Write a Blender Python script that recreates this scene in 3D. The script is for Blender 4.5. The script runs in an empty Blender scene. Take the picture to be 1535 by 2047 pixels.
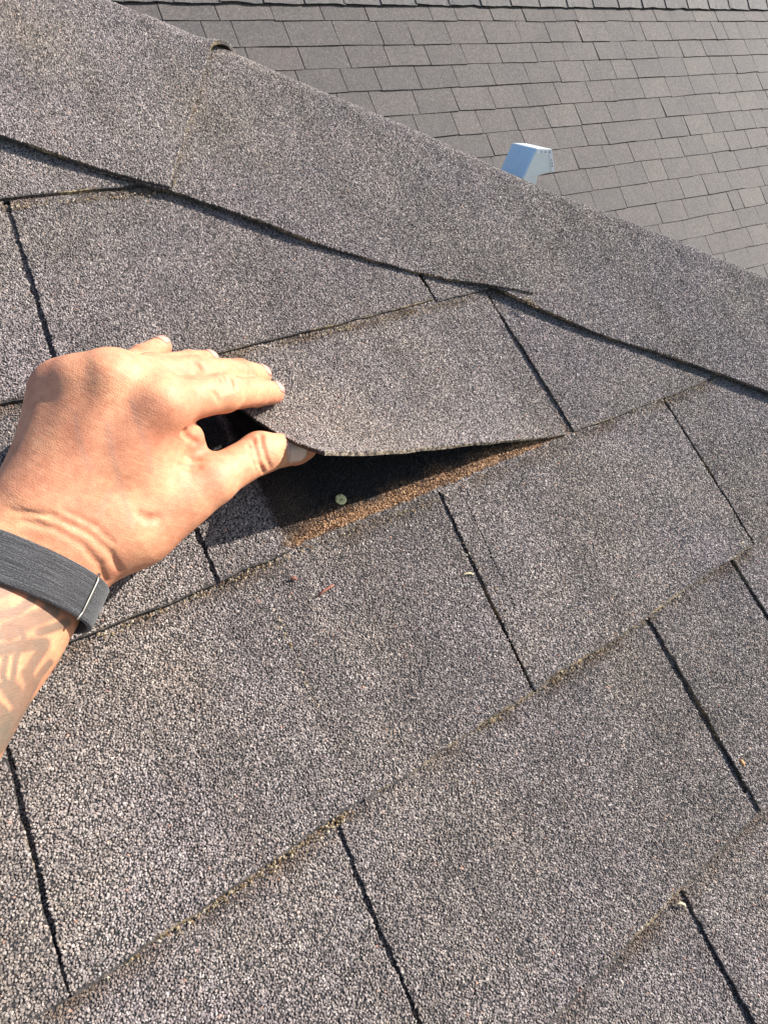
import bpy, math, random
import numpy as np
from mathutils import Matrix, Vector

S = bpy.context.scene
COL = S.collection
random.seed(7)
RNG = np.random.default_rng(7)
MM = 0.001

# ------------------------------------------------------------------ camera model
# The roof slope is the reference plane: u along the courses, v down the slope,
# n out of the roof (all in millimetres).  Everything is laid out on that plane.
FPX, PW, PH = 1150.0, 1535.0, 2047.0
PP = np.array([PW / 2, PH / 2])
def unit(a):
    a = np.asarray(a, float)
    return a / np.linalg.norm(a)
CU = unit([3006 - PP[0], 103 - PP[1], FPX])
CVr = -unit([-885 - PP[0], -2711 - PP[1], FPX])
CN = unit(np.cross(CU, CVr))            # away from the camera
CV = np.cross(CN, CU)                   # down the slope
CNO = -CN                               # out of the roof
CH = 325.025                            # camera height over the roof plane
def ray(px, py):
    return np.array([(px - PP[0]) / FPX, (py - PP[1]) / FPX, 1.0])
O0 = ray(980, 585); O0 = O0 * (CH / (O0 @ CN))
def at(px, py, h=0.0):
    """point of the photograph at height h (mm) above the roof -> (u, v, n) mm"""
    d = ray(px, py)
    X = d * ((CH - h) / (d @ CN)) - O0
    return np.array([X @ CU, X @ CV, X @ CNO])
def proj(q):
    q = np.atleast_2d(q)
    X = O0 + q[:, :1] * CU + q[:, 1:2] * CV + q[:, 2:3] * CNO
    return np.c_[PP[0] + FPX * X[:, 0] / X[:, 2], PP[1] + FPX * X[:, 1] / X[:, 2]]
def dirq(d):                            # camera vector -> (u, v, n)
    d = np.asarray(d, float)
    return np.array([d @ CU, d @ CV, d @ CNO])
CAMQ = dirq(-O0)

PITCH = math.radians(30)
ROOF_Z = 4.2
def loc(q):                             # (u,v,n) mm -> local (x, y up-slope, z) metres of the roof
    q = np.atleast_2d(np.asarray(q, float))
    return np.c_[q[:, 0], -q[:, 1], q[:, 2]] * MM
M_ROOF = Matrix.Translation((0, 0, ROOF_Z)) @ Matrix.Rotation(PITCH, 4, 'X')
def lv(d):                              # direction (u,v,n) -> local vector
    return Vector((d[0], -d[1], d[2]))

# ------------------------------------------------------------------ camera, sky, sun, exposure
cam_d = bpy.data.cameras.new('camera')
cam = bpy.data.objects.new('camera', cam_d); COL.objects.link(cam)
cx_, cy_, cz_ = lv(dirq([1, 0, 0])), lv(dirq([0, -1, 0])), lv(dirq([0, 0, -1]))
mc = Matrix.Identity(4)
for i in range(3):
    mc[i][0], mc[i][1], mc[i][2] = cx_[i], cy_[i], cz_[i]
    mc[i][3] = (CAMQ[0], -CAMQ[1], CAMQ[2])[i] * MM
cam.matrix_world = M_ROOF @ mc
cam_d.sensor_fit = 'HORIZONTAL'; cam_d.sensor_width = 36.0
cam_d.lens = 36.0 * FPX / PW
cam_d.clip_start = 0.01; cam_d.clip_end = 3000
S.camera = cam

SUN_A, SUN_B = -1.2, 0.11               # shadow shift per mm of height, along u and v
sun_loc = lv(unit([-SUN_A, -SUN_B, 1.0]))
sun_w = (M_ROOF.to_3x3() @ sun_loc).normalized()
SUN_EL = math.asin(sun_w.z); SUN_AZ = math.atan2(sun_w.x, sun_w.y)
sd = bpy.data.lights.new('sun', 'SUN'); sd.energy = 5.0; sd.angle = math.radians(0.53)
sd.color = (1.0, 0.94, 0.86)
so = bpy.data.objects.new('sun', sd); COL.objects.link(so)
so.rotation_euler = sun_w.to_track_quat('Z', 'Y').to_euler()
so.location = (0, 0, 30)

wd = bpy.data.worlds.new('World'); S.world = wd; wd.use_nodes = True
nt = wd.node_tree; nt.nodes.clear()
sky = nt.nodes.new('ShaderNodeTexSky'); sky.sky_type = 'NISHITA'; sky.sun_disc = False
sky.sun_elevation = SUN_EL; sky.sun_rotation = SUN_AZ
bg = nt.nodes.new('ShaderNodeBackground'); bg.inputs[1].default_value = 0.10
wo = nt.nodes.new('ShaderNodeOutputWorld')
nt.links.new(sky.outputs[0], bg.inputs[0]); nt.links.new(bg.outputs[0], wo.inputs[0])

S.view_settings.view_transform = 'Standard'; S.view_settings.look = 'None'
S.view_settings.exposure = 1.1; S.view_settings.gamma = 1.0
S.view_settings.use_curve_mapping = False
S.render.engine = 'CYCLES'

# ------------------------------------------------------------------ node helpers
def new_mat(name):
    m = bpy.data.materials.new(name); m.use_nodes = True
    t = m.node_tree; t.nodes.clear()
    out = t.nodes.new('ShaderNodeOutputMaterial'); b = t.nodes.new('ShaderNodeBsdfPrincipled')
    t.links.new(b.outputs[0], out.inputs[0])
    return m, t, b
def node(t, kind, **kw):
    n = t.nodes.new(kind)
    for k, v in kw.items():
        if k.startswith('i_'):
            key = k[2:]
            key = int(key) if key.isdigit() else key.replace('_', ' ')
            n.inputs[key].default_value = v
        else:
            setattr(n, k, v)
    return n
def link(t, a, b): t.links.new(a, b)
def ramp(t, fac, stops, interp='LINEAR'):
    r = t.nodes.new('ShaderNodeValToRGB'); r.color_ramp.interpolation = interp
    e = r.color_ramp.elements
    e[0].position, e[0].color = stops[0][0], (*stops[0][1], 1)
    e[1].position, e[1].color = stops[-1][0], (*stops[-1][1], 1)
    for p, c in stops[1:-1]:
        x = e.new(p); x.color = (*c, 1)
    link(t, fac, r.inputs[0])
    return r.outputs[0]
def mix(t, fac, a, b, blend='MIX'):
    m = t.nodes.new('ShaderNodeMix'); m.data_type = 'RGBA'; m.blend_type = blend
    for s, v in ((m.inputs[0], fac), (m.inputs[6], a), (m.inputs[7], b)):
        if isinstance(v, (int, float)): s.default_value = v
        elif isinstance(v, tuple): s.default_value = (*v, 1)
        else: link(t, v, s)
    return m.outputs[2]
def math_(t, op, a, b=None, c=None, clamp=False):
    m = t.nodes.new('ShaderNodeMath'); m.operation = op; m.use_clamp = clamp
    for s, v in zip(m.inputs, (a, b, c)):
        if v is None: continue
        if isinstance(v, (int, float)): s.default_value = v
        else: link(t, v, s)
    return m.outputs[0]
def smooth(t, x, lo, hi):
    m = t.nodes.new('ShaderNodeMapRange'); m.interpolation_type = 'SMOOTHSTEP'
    m.inputs[1].default_value = lo; m.inputs[2].default_value = hi
    link(t, x, m.inputs[0])
    return m.outputs[0]
def noise(t, vec, scale, detail=3, rough=0.5, dist=0.0):
    n = t.nodes.new('ShaderNodeTexNoise')
    n.inputs['Scale'].default_value = scale; n.inputs['Detail'].default_value = detail
    n.inputs['Roughness'].default_value = rough; n.inputs['Distortion'].default_value = dist
    if vec is not None: link(t, vec, n.inputs['Vector'])
    return n
def voro(t, vec, scale, feature='F1', rnd=1.0):
    n = t.nodes.new('ShaderNodeTexVoronoi'); n.feature = feature
    n.inputs['Scale'].default_value = scale; n.inputs['Randomness'].default_value = rnd
    if vec is not None: link(t, vec, n.inputs['Vector'])
    return n
def bump(t, b, height, strength, dist):
    n = t.nodes.new('ShaderNodeBump'); n.inputs['Strength'].default_value = strength
    n.inputs['Distance'].default_value = dist
    link(t, height, n.inputs['Height']); link(t, n.outputs[0], b.inputs['Normal'])
    return n

# ------------------------------------------------------------------ object helpers
def mesh_obj(name, verts, faces, mats, parent=None, idx=None, smooth_=False):
    me = bpy.data.meshes.new(name)
    me.from_pydata([tuple(v) for v in verts], [], [tuple(int(i) for i in f) for f in faces])
    for m in mats: me.materials.append(m)
    if idx is not None: me.polygons.foreach_set('material_index', np.asarray(idx, np.int32))
    me.polygons.foreach_set('use_smooth', np.full(len(me.polygons), smooth_, bool))
    me.update()
    o = bpy.data.objects.new(name, me); COL.objects.link(o)
    if parent is not None: o.parent = parent
    return o
def tag(o, label=None, cat=None, group=None, kind=None):
    for k, v in (('label', label), ('category', cat), ('group', group), ('kind', kind)):
        if v: o[k] = v
    return o
def sheet(P, thick, jit=0.0):
    """closed sheet from a grid of top points P[i, j] (local metres); thickness below the top"""
    ni, nj = P.shape[:2]
    du = np.gradient(P, axis=0); dv = np.gradient(P, axis=1)
    N = np.cross(du, dv); N /= np.linalg.norm(N, axis=2)[..., None] + 1e-12
    if N[..., 2].mean() < 0: N = -N
    B = P - N * thick
    V = np.concatenate([P.reshape(-1, 3), B.reshape(-1, 3)])
    off = ni * nj
    I = np.arange(off).reshape(ni, nj)
    a, b, c, d = I[:-1, :-1].ravel(), I[1:, :-1].ravel(), I[1:, 1:].ravel(), I[:-1, 1:].ravel()
    F = [np.c_[a, b, c, d], np.c_[a, d, c, b] + off]
    n = len(a); idx = [np.zeros(n, int), np.full(n, 1, int)]
    # orientation: make sure the top looks out
    e1 = P[1, 0] - P[0, 0]; e2 = P[0, 1] - P[0, 0]
    if np.cross(e1, e2)[2] < 0: F = [F[0][:, ::-1], F[1][:, ::-1]]
    ring = np.concatenate([I[:, 0], I[-1, 1:], I[-2::-1, -1], I[0, -2:0:-1]])
    r2 = np.roll(ring, -1)
    F.append(np.c_[ring, ring + off, r2 + off, r2]); idx.append(np.full(len(ring), 1, int))
    return V, np.concatenate(F), np.concatenate(idx)

# ------------------------------------------------------------------ near roof object (needed by materials)
near_roof = bpy.data.objects.new('near_roof', None); COL.objects.link(near_roof)
near_roof.matrix_world = M_ROOF

def roof_coords(t):
    tc = t.nodes.new('ShaderNodeTexCoord'); tc.object = near_roof
    return tc.outputs['Object']

def stain_shade_masks(t, co):
    """(covered, rust): pigments left where the lifted tab used to lie; covered also holds painted shade beside it"""
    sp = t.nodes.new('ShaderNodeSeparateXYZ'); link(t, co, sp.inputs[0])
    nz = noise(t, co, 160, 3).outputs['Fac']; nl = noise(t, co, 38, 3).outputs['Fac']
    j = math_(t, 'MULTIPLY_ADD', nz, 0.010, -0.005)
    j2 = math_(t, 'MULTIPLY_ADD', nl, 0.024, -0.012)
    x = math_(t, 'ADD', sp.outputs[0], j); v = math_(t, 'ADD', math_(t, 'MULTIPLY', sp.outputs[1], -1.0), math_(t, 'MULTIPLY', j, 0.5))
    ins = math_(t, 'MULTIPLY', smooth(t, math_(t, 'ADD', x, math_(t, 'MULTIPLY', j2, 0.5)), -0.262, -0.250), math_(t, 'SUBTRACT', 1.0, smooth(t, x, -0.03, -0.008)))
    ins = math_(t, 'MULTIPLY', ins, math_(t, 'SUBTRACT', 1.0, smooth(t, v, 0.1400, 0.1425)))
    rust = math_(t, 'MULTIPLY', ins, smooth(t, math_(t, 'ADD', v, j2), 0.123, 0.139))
    left = math_(t, 'MULTIPLY', math_(t, 'SUBTRACT', 1.0, smooth(t, math_(t, 'ADD', v, j2), 0.075, 0.095)), math_(t, 'SUBTRACT', 1.0, smooth(t, x, -0.262, -0.252)))  # shade of the gap under the hand, painted into the granule colour
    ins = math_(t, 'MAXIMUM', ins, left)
    return ins, rust

# ------------------------------------------------------------------ materials: shingles
def granule_material(name, stain_shade):
    m, t, b = new_mat(name)
    oi = t.nodes.new('ShaderNodeObjectInfo')
    co = roof_coords(t)
    base = ramp(t, oi.outputs['Random'], [
        (0.00, (0.100, 0.091, 0.086)), (0.12, (0.140, 0.126, 0.120)), (0.30, (0.172, 0.155, 0.147)),
        (0.46, (0.196, 0.176, 0.166)), (0.58, (0.216, 0.188, 0.166)), (0.70, (0.232, 0.211, 0.200)),
        (0.88, (0.258, 0.234, 0.219)), (0.96, (0.30, 0.277, 0.258)), (0.99, (0.38, 0.35, 0.315)), (1.0, (0.33, 0.19, 0.14))])
    n1 = noise(t, co, 7.0, 4, 0.6).outputs['Fac']; n2 = noise(t, co, 22.0, 3, 0.6).outputs['Fac']
    tint = ramp(t, n1, [(0.32, (1.09, 1.02, 0.94)), (0.5, (1.08, 1.03, 1.02)), (0.68, (1.07, 1.01, 1.07))])
    c = mix(t, 1.0, base, tint, 'MULTIPLY')
    c = mix(t, 1.0, c, ramp(t, n2, [(0.3, (0.82, 0.82, 0.83)), (0.7, (1.15, 1.14, 1.13))]), 'MULTIPLY')
    tn = t.nodes.new('ShaderNodeAttribute'); tn.attribute_type = 'INSTANCER'; tn.attribute_name = 'tone'
    tv = t.nodes.new('ShaderNodeCombineColor')
    for k in range(3): link(t, tn.outputs['Fac'], tv.inputs[k])
    c = mix(t, 1.0, c, tv.outputs[0], 'MULTIPLY')
    # weather streaks down the slope and worn patches
    mpw = t.nodes.new('ShaderNodeMapping'); mpw.inputs['Scale'].default_value = (34, 5, 20); link(t, co, mpw.inputs[0])
    n5 = noise(t, mpw.outputs[0], 1.0, 4, 0.65).outputs['Fac']
    c = mix(t, 1.0, c, ramp(t, n5, [(0.30, (0.84, 0.82, 0.79)), (0.5, (0.99, 0.99, 0.99)), (0.70, (1.12, 1.11, 1.11))]), 'MULTIPLY')
    # dirt washed against each course edge
    spv = t.nodes.new('ShaderNodeSeparateXYZ'); link(t, co, spv.inputs[0])
    n4 = noise(t, co, 26, 4, 0.65).outputs['Fac']
    vv = math_(t, 'ADD', math_(t, 'MULTIPLY', spv.outputs[1], -1.0), math_(t, 'MULTIPLY_ADD', n4, 0.006, -0.003))
    dirt = None
    for vc in (-0.152, 0.0, 0.144, 0.282, 0.414, 0.546):
        dd = math_(t, 'SUBTRACT', vv, vc)
        band = math_(t, 'MULTIPLY', smooth(t, dd, -0.0005, 0.0008), math_(t, 'SUBTRACT', 1.0, smooth(t, dd, 0.003, 0.014)))
        dirt = band if dirt is None else math_(t, 'MAXIMUM', dirt, band)
    dirt = math_(t, 'MULTIPLY', dirt, math_(t, 'MULTIPLY', smooth(t, n4, 0.36, 0.60), 0.85))
    dirt = math_(t, 'MULTIPLY', dirt, math_(t, 'SUBTRACT', 1.0, smooth(t, spv.outputs[2], 0.0085, 0.0095)))
    c = mix(t, dirt, c, mix(t, 1.0, c, (0.52, 0.42, 0.32), 'MULTIPLY'))
    if stain_shade:
        ins, rust = stain_shade_masks(t, co)
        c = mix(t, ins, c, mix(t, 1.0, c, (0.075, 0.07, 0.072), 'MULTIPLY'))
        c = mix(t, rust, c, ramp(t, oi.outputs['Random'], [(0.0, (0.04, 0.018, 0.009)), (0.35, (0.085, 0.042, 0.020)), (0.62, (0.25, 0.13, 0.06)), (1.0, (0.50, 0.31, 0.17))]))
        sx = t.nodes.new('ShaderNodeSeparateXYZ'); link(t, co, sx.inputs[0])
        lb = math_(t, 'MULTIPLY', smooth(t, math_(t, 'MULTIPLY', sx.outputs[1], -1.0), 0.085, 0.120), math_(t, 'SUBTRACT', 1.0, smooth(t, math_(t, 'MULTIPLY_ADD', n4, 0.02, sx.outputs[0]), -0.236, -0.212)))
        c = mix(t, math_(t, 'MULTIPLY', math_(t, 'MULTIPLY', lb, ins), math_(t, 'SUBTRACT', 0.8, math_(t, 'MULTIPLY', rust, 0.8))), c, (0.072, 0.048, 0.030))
        dust = math_(t, 'MULTIPLY', rust, smooth(t, math_(t, 'MULTIPLY', spv.outputs[1], -1.0), 0.129, 0.139))
        c = mix(t, math_(t, 'MULTIPLY', dust, math_(t, 'MULTIPLY', smooth(t, n4, 0.40, 0.62), 0.75)), c, (0.33, 0.19, 0.10))
    link(t, c, b.inputs['Base Color'])
    b.inputs['Roughness'].default_value = 0.6
    b.inputs['Specular IOR Level'].default_value = 0.35
    return m
MAT_GRAN = granule_material('stone_granules', False)
MAT_GRAN_S = granule_material('stained_shaded_granules', True)

def asphalt_material(name, stain_shade):
    m, t, b = new_mat(name)
    co = roof_coords(t)
    n1 = noise(t, co, 900, 2).outputs['Fac']
    c = ramp(t, n1, [(0.3, (0.012, 0.011, 0.011)), (0.7, (0.034, 0.031, 0.030))])
    if stain_shade:
        ins, rust = stain_shade_masks(t, co)
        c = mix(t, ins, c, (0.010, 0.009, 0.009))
        c = mix(t, rust, c, ramp(t, n1, [(0.3, (0.08, 0.036, 0.015)), (0.7, (0.20, 0.10, 0.042))]))
    link(t, c, b.inputs['Base Color']); b.inputs['Roughness'].default_value = 0.85
    bump(t, b, n1, 0.6, 0.0006)
    return m
MAT_ASPH = asphalt_material('asphalt_bed', False)
MAT_ASPH_S = asphalt_material('stained_shaded_bed', True)

def edge_material():
    m, t, b = new_mat('shingle_cut_edge')
    co = roof_coords(t)
    n1 = noise(t, co, 420, 3).outputs['Fac']; n2 = noise(t, co, 30, 3, 0.6).outputs['Fac']
    dirt = ramp(t, n1, [(0.35, (0.05, 0.032, 0.016)), (0.52, (0.15, 0.11, 0.06)), (0.70, (0.32, 0.255, 0.16))])
    black = ramp(t, n1, [(0.35, (0.012, 0.011, 0.011)), (0.68, (0.07, 0.06, 0.055))])
    link(t, mix(t, smooth(t, n2, 0.48, 0.66), black, dirt), b.inputs['Base Color'])
    b.inputs['Roughness'].default_value = 0.9
    bump(t, b, n1, 0.8, 0.001)
    return m
MAT_EDGE = edge_material()

def flap_edge_material():
    m, t, b = new_mat('lifted_shingle_edge')
    co = roof_coords(t)
    n1 = noise(t, co, 380, 3).outputs['Fac']
    c = ramp(t, n1, [(0.34, (0.03, 0.024, 0.020)), (0.5, (0.14, 0.105, 0.072)), (0.68, (0.34, 0.28, 0.21))])
    geo = t.nodes.new('ShaderNodeNewGeometry')
    link(t, c, b.inputs['Base Color']); b.inputs['Roughness'].default_value = 0.9
    bump(t, b, n1, 0.8, 0.001)
    return m
MAT_FLAP = flap_edge_material()
def underside_material():
    m, t, b = new_mat('shingle_underside')
    b.inputs['Base Color'].default_value = (0.012, 0.011, 0.011, 1); b.inputs['Roughness'].default_value = 0.8
    return m
MAT_UNDER = underside_material()

# ------------------------------------------------------------------ granules: geometry nodes on each near shingle
def granule_group(name, bed, grain):
    g = bpy.data.node_groups.new(name, 'GeometryNodeTree')
    g.interface.new_socket('Geometry', in_out='INPUT', socket_type='NodeSocketGeometry')
    g.interface.new_socket('Geometry', in_out='OUTPUT', socket_type='NodeSocketGeometry')
    g.interface.new_socket('Tone', in_out='INPUT', socket_type='NodeSocketFloat')
    N, L = g.nodes, g.links
    gi, go = N.new('NodeGroupInput'), N.new('NodeGroupOutput')
    ms = N.new('GeometryNodeMaterialSelection'); ms.inputs['Material'].default_value = bed
    dp = N.new('GeometryNodeDistributePointsOnFaces'); dp.distribute_method = 'POISSON'
    dp.inputs['Distance Min'].default_value = 0.00082
    dp.inputs['Density Max'].default_value = 3.2e6
    L.new(gi.outputs[0], dp.inputs['Mesh']); L.new(ms.outputs[0], dp.inputs['Selection'])
    join = N.new('GeometryNodeGeometryToInstance')
    for k in range(4):
        ico = N.new('GeometryNodeMeshIcoSphere'); ico.inputs['Radius'].default_value = 0.00076; ico.inputs['Subdivisions'].default_value = 1
        sp = N.new('GeometryNodeSetPosition')
        rv = N.new('FunctionNodeRandomValue'); rv.data_type = 'FLOAT_VECTOR'
        rv.inputs[0].default_value = (-0.0003,) * 3; rv.inputs[1].default_value = (0.0003,) * 3
        rv.inputs['Seed'].default_value = 11 + k
        sm = N.new('GeometryNodeSetMaterial'); sm.inputs['Material'].default_value = grain
        L.new(ico.outputs[0], sp.inputs[0]); L.new(rv.outputs[0], sp.inputs['Offset'])
        L.new(sp.outputs[0], sm.inputs[0]); L.new(sm.outputs[0], join.inputs[0])
    iop = N.new('GeometryNodeInstanceOnPoints'); iop.inputs['Pick Instance'].default_value = True
    rr = N.new('FunctionNodeRandomValue'); rr.data_type = 'FLOAT_VECTOR'
    rr.inputs[0].default_value = (0, 0, 0); rr.inputs[1].default_value = (6.28, 6.28, 6.28)
    rs = N.new('FunctionNodeRandomValue'); rs.data_type = 'FLOAT_VECTOR'
    rs.inputs[0].default_value = (0.80, 0.72, 0.55); rs.inputs[1].default_value = (1.34, 1.15, 0.95)
    L.new(dp.outputs['Points'], iop.inputs['Points']); L.new(join.outputs[0], iop.inputs['Instance'])
    L.new(rr.outputs[0], iop.inputs['Rotation']); L.new(rs.outputs[0], iop.inputs['Scale'])
    jg = N.new('GeometryNodeJoinGeometry')
    st = N.new('GeometryNodeStoreNamedAttribute'); st.data_type = 'FLOAT'; st.domain = 'INSTANCE'; st.inputs['Name'].default_value = 'tone'
    L.new(iop.outputs[0], st.inputs['Geometry']); L.new(gi.outputs['Tone'], st.inputs['Value'])
    L.new(st.outputs[0], jg.inputs[0]); L.new(gi.outputs[0], jg.inputs[0])
    L.new(jg.outputs[0], go.inputs[0])
    return g
GRAN = granule_group('mineral_granules', MAT_ASPH, MAT_GRAN)
GRAN_S = granule_group('stained_shaded_mineral_granules', MAT_ASPH_S, MAT_GRAN_S)
TONE_RNG = np.random.default_rng(21)
def add_granules(o, stain_shade=False):
    md = o.modifiers.new('granules', 'NODES'); md.node_group = GRAN_S if stain_shade else GRAN
    sid = [i.identifier for i in md.node_group.interface.items_tree if i.name == 'Tone'][0]
    md[sid] = float(TONE_RNG.uniform(0.90, 1.09))

# ------------------------------------------------------------------ near roof: deck and shingles
def hip_u(v):                            # u of the lower edge of the hip caps at slope position v
    return np.interp(v, [-900, -372, -215, -183, -151, -114, -79, -33, 0, 60, 102, 143, 177, 900],
                     [-1400, -520, -309, -263, -213, -166, -123, -48, 11, 75, 134, 184, 226, 1100])

deck_pts = [(-2600, 2400), (2150, 2400), (1100, 900), (226, 200), (11, 20), (-213, -130), (-520, -350), (-1400, -880), (-2600, -1600)]
top = loc([(a + 40, b, 1.0) for a, b in deck_pts]); bot = loc([(a + 40, b, -18) for a, b in deck_pts])
n_ = len(deck_pts)
deck = mesh_obj('roof_deck', np.r_[top, bot], [tuple(range(n_))[::-1], tuple(range(n_, 2 * n_))] +
                [(i, (i + 1) % n_, (i + 1) % n_ + n_, i + n_) for i in range(n_)], [MAT_UNDER], near_roof)
tag(near_roof, kind='structure')

V_C = {-2: -300, -1: -300, 0: -152, 1: 0, 2: 144.0, 3: 282, 4: 414, 5: 546, 6: 680}
GAP = 3.9
def wob(u, v, seed):
    return 0.5 * np.sin(u / 41 + seed) * np.cos(v / 57 + 2 * seed) + 0.3 * np.sin(u / 17 + v / 23 + 3 * seed)

def tab(ul, ur, v0, v1, seed, z0=3.2, z1=6.0, up=12, thick=3.2, gapl=GAP / 2, gapr=GAP / 2, label=None, clip=True, fmap=None, mats=None, cut=None, stain_shade=False):
    """one shingle tab: ul/ur are (u at v0, u at v1) of its side cuts"""
    va = v0 - up
    nv = max(8, int((v1 - va) / 5)); nu = max(4, int((ur[0] - ul[0]) / 6))
    r = np.random.default_rng(seed)
    vs = np.r_[np.linspace(va, v1 - (1.2 if fmap is None else 0.45), nv), v1]
    P = np.zeros((nu + 1, nv + 1, 3))
    side_l = np.cumsum(r.normal(0, .16, nv + 1)) + r.normal(0, .28, nv + 1); side_r = np.cumsum(r.normal(0, .16, nv + 1)) + r.normal(0, .28, nv + 1)
    endj = np.convolve(r.normal(0, .55, nu + 5), [.25, .5, .25], 'same')[2:-2] + np.interp(np.arange(nu + 1), [0, nu * .3, nu * .7, nu], r.normal(0, .8, 4))
    for j, v in enumerate(vs):
        k = (v - v0) / (v1 - v0)
        gl, gr = (gapl, gapr) if (cut is None or v > cut) else (0.05, 0.05)
        a = ul[0] + (ul[1] - ul[0]) * k + gl + side_l[j] * (gl > .3); b = ur[0] + (ur[1] - ur[0]) * k - gr + side_r[j] * (gr > .3)
        if clip: b = min(b, hip_u(v) + 75)
        b = max(b, a + 6)
        us = np.linspace(a, b, nu + 1)
        vv = v + (endj if j >= nv - 1 else 0.0)
        P[:, j, 0] = us; P[:, j, 1] = vv
        P[:, j, 2] = z0 + (z1 - z0) * k + wob(us, v, seed) * 0.55
    if fmap is not None: P = fmap(P)
    L = loc(P.reshape(-1, 3)).reshape(P.shape)
    V, F, I = sheet(L, thick * MM)
    I = np.array(I); I[:nu * nv][np.arange(nu * nv) % nv == nv - 1] = 1
    if fmap is not None: I[nu * nv:2 * nu * nv] = 2; I[-nv:] = 2  # left side black too: shade of the side away from the sun, as colour
    ms = mats or [MAT_ASPH_S if stain_shade else MAT_ASPH, MAT_EDGE]
    o = mesh_obj('shingle', V, F, ms, near_roof, I)
    if label: o['label'] = label
    add_granules(o, stain_shade)
    return o

# course above the hip-cap corner, upper left
tab((-760, -775), (-520, -530), -300, -152, 1)
tab((-520, -530), (-150, -150), -300, -152, 2, z1=5.8)
# second course
tab((-560, -570), (-322, -334), -152, 0, 3)
tab((-322, -334), (-57, -59), -152, 0, 4, z1=5.9)
tab((-57, -59), (200, 200), -152, 0, 5, z1=5.4)
# third course: the lifted tab and its neighbours
kL = at(440, 1166)[0]
tab((-560, -570), (kL + 3, kL), 0, 144, 6)
tab((kL + 3, kL), (-252, -255), 0, 144, 7, gapr=0.4, stain_shade=True, label='narrow strip of shingle beside the lifted tab')  # its black upper part is painted shade
tab((-6.5, -14.5), (240, 235), 0, 144, 8, z1=5.0)

FLAP_X = np.array([-254.0, -200, -150, -100, -55, -15])
tgt = [at(640, 903, 66), at(745, 905, 52), at(860, 893, 39), at(955, 884, 26), at(1055, 877, 12), at(1138, 869, 5)]
tgt = np.array(tgt)
pxs = np.array([640, 745, 860, 955, 1055, 1138.])
FLAT_U = np.interp(pxs, [640, 1138], [-253.5, -16.0])
# spread flat positions by true edge length
seg = np.r_[0, np.cumsum(np.linalg.norm(np.diff(tgt, axis=0), axis=1))]
FLAT_U = -253.5 + seg / seg[-1] * (253.5 - 16.0)
def flap_map(P):
    Q = P.copy()
    s = np.clip(P[..., 1] / 144.0, 0, 1.02); flat = P[..., 0]
    T = np.stack([np.interp(flat, FLAT_U, tgt[:, k]) for k in range(3)], -1)
    # smooth the piecewise edge a little
    T2 = np.stack([np.interp(flat + 14, FLAT_U, tgt[:, k]) for k in range(3)], -1)
    T0 = np.stack([np.interp(flat - 14, FLAT_U, tgt[:, k]) for k in range(3)], -1)
    T = .5 * T + .25 * T0 + .25 * T2
    up = s > 0
    w = np.where(up, s, 0)
    Q[..., 0] = np.where(up, flat + (T[..., 0] - flat) * w ** 1.3, flat)
    Q[..., 1] = np.where(up, P[..., 1] + (T[..., 1] - 144) * w ** 1.6, P[..., 1])
    Q[..., 2] = P[..., 2] + (T[..., 2] - 5.0) * w ** 1.75
    return Q
flap = tab((-252, -254), (-7, -15), 0, 144, 9, z0=3.6, z1=5.0, gapl=0.6, gapr=1.2, fmap=flap_map, clip=False,
           thick=2.1, mats=[MAT_ASPH, MAT_FLAP, MAT_UNDER], label='shingle tab bent up by the hand, its corner off the roof')

# fourth course; its upper part shows under the lifted tab
uM0, uM1 = at(540, 1205)[0], at(722, 1600)[0]
tab((-412, -421), (uM0, uM1), 144, 282, 10, up=140, z0=3.0, gapr=0.22, z1=5.9, cut=144, stain_shade=True)
tab((uM0, uM1), (-146, -161), 144, 282, 11, up=140, z0=3.0, gapl=0.22, z1=6.1, cut=144, stain_shade=True,
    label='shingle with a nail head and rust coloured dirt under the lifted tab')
tab((-146, -161), (-129, -147), 144, 282, 12, gapr=0.3, z1=6.0, up=140, z0=3.0, cut=144, stain_shade=True)
tab((-129, -147), (96, 77), 144, 282, 13, gapl=0.3, z1=6.2, up=140, z0=3.0, cut=144, stain_shade=True)
tab((96, 77), (340, 325), 144, 282, 14)
tab((-660, -670), (-412, -421), 144, 282, 15)
# fifth course
tab((-560, -565), (-297, -302), 282, 414, 16)
tab((-297, -302), (-52, -64), 282, 414, 17, z1=5.0)
tab((-52, -64), (50, 37), 282, 414, 18)
tab((50, 37), (290, 280), 282, 414, 19)
tab((290, 280), (530, 520), 282, 414, 20)
# sixth and seventh course
tab((-400, -408), (-140, -150), 414, 546, 21)
tab((-140, -150), (100, 90), 414, 546, 22)
tab((100, 90), (341, 331), 414, 546, 23)
tab((-640, -648), (-400, -408), 414, 546, 24)
tab((-300, -310), (-60, -70), 546, 680, 25)
tab((-540, -548), (-300, -310), 546, 680, 26)
tab((-60, -70), (180, 170), 546, 680, 27)

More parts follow.
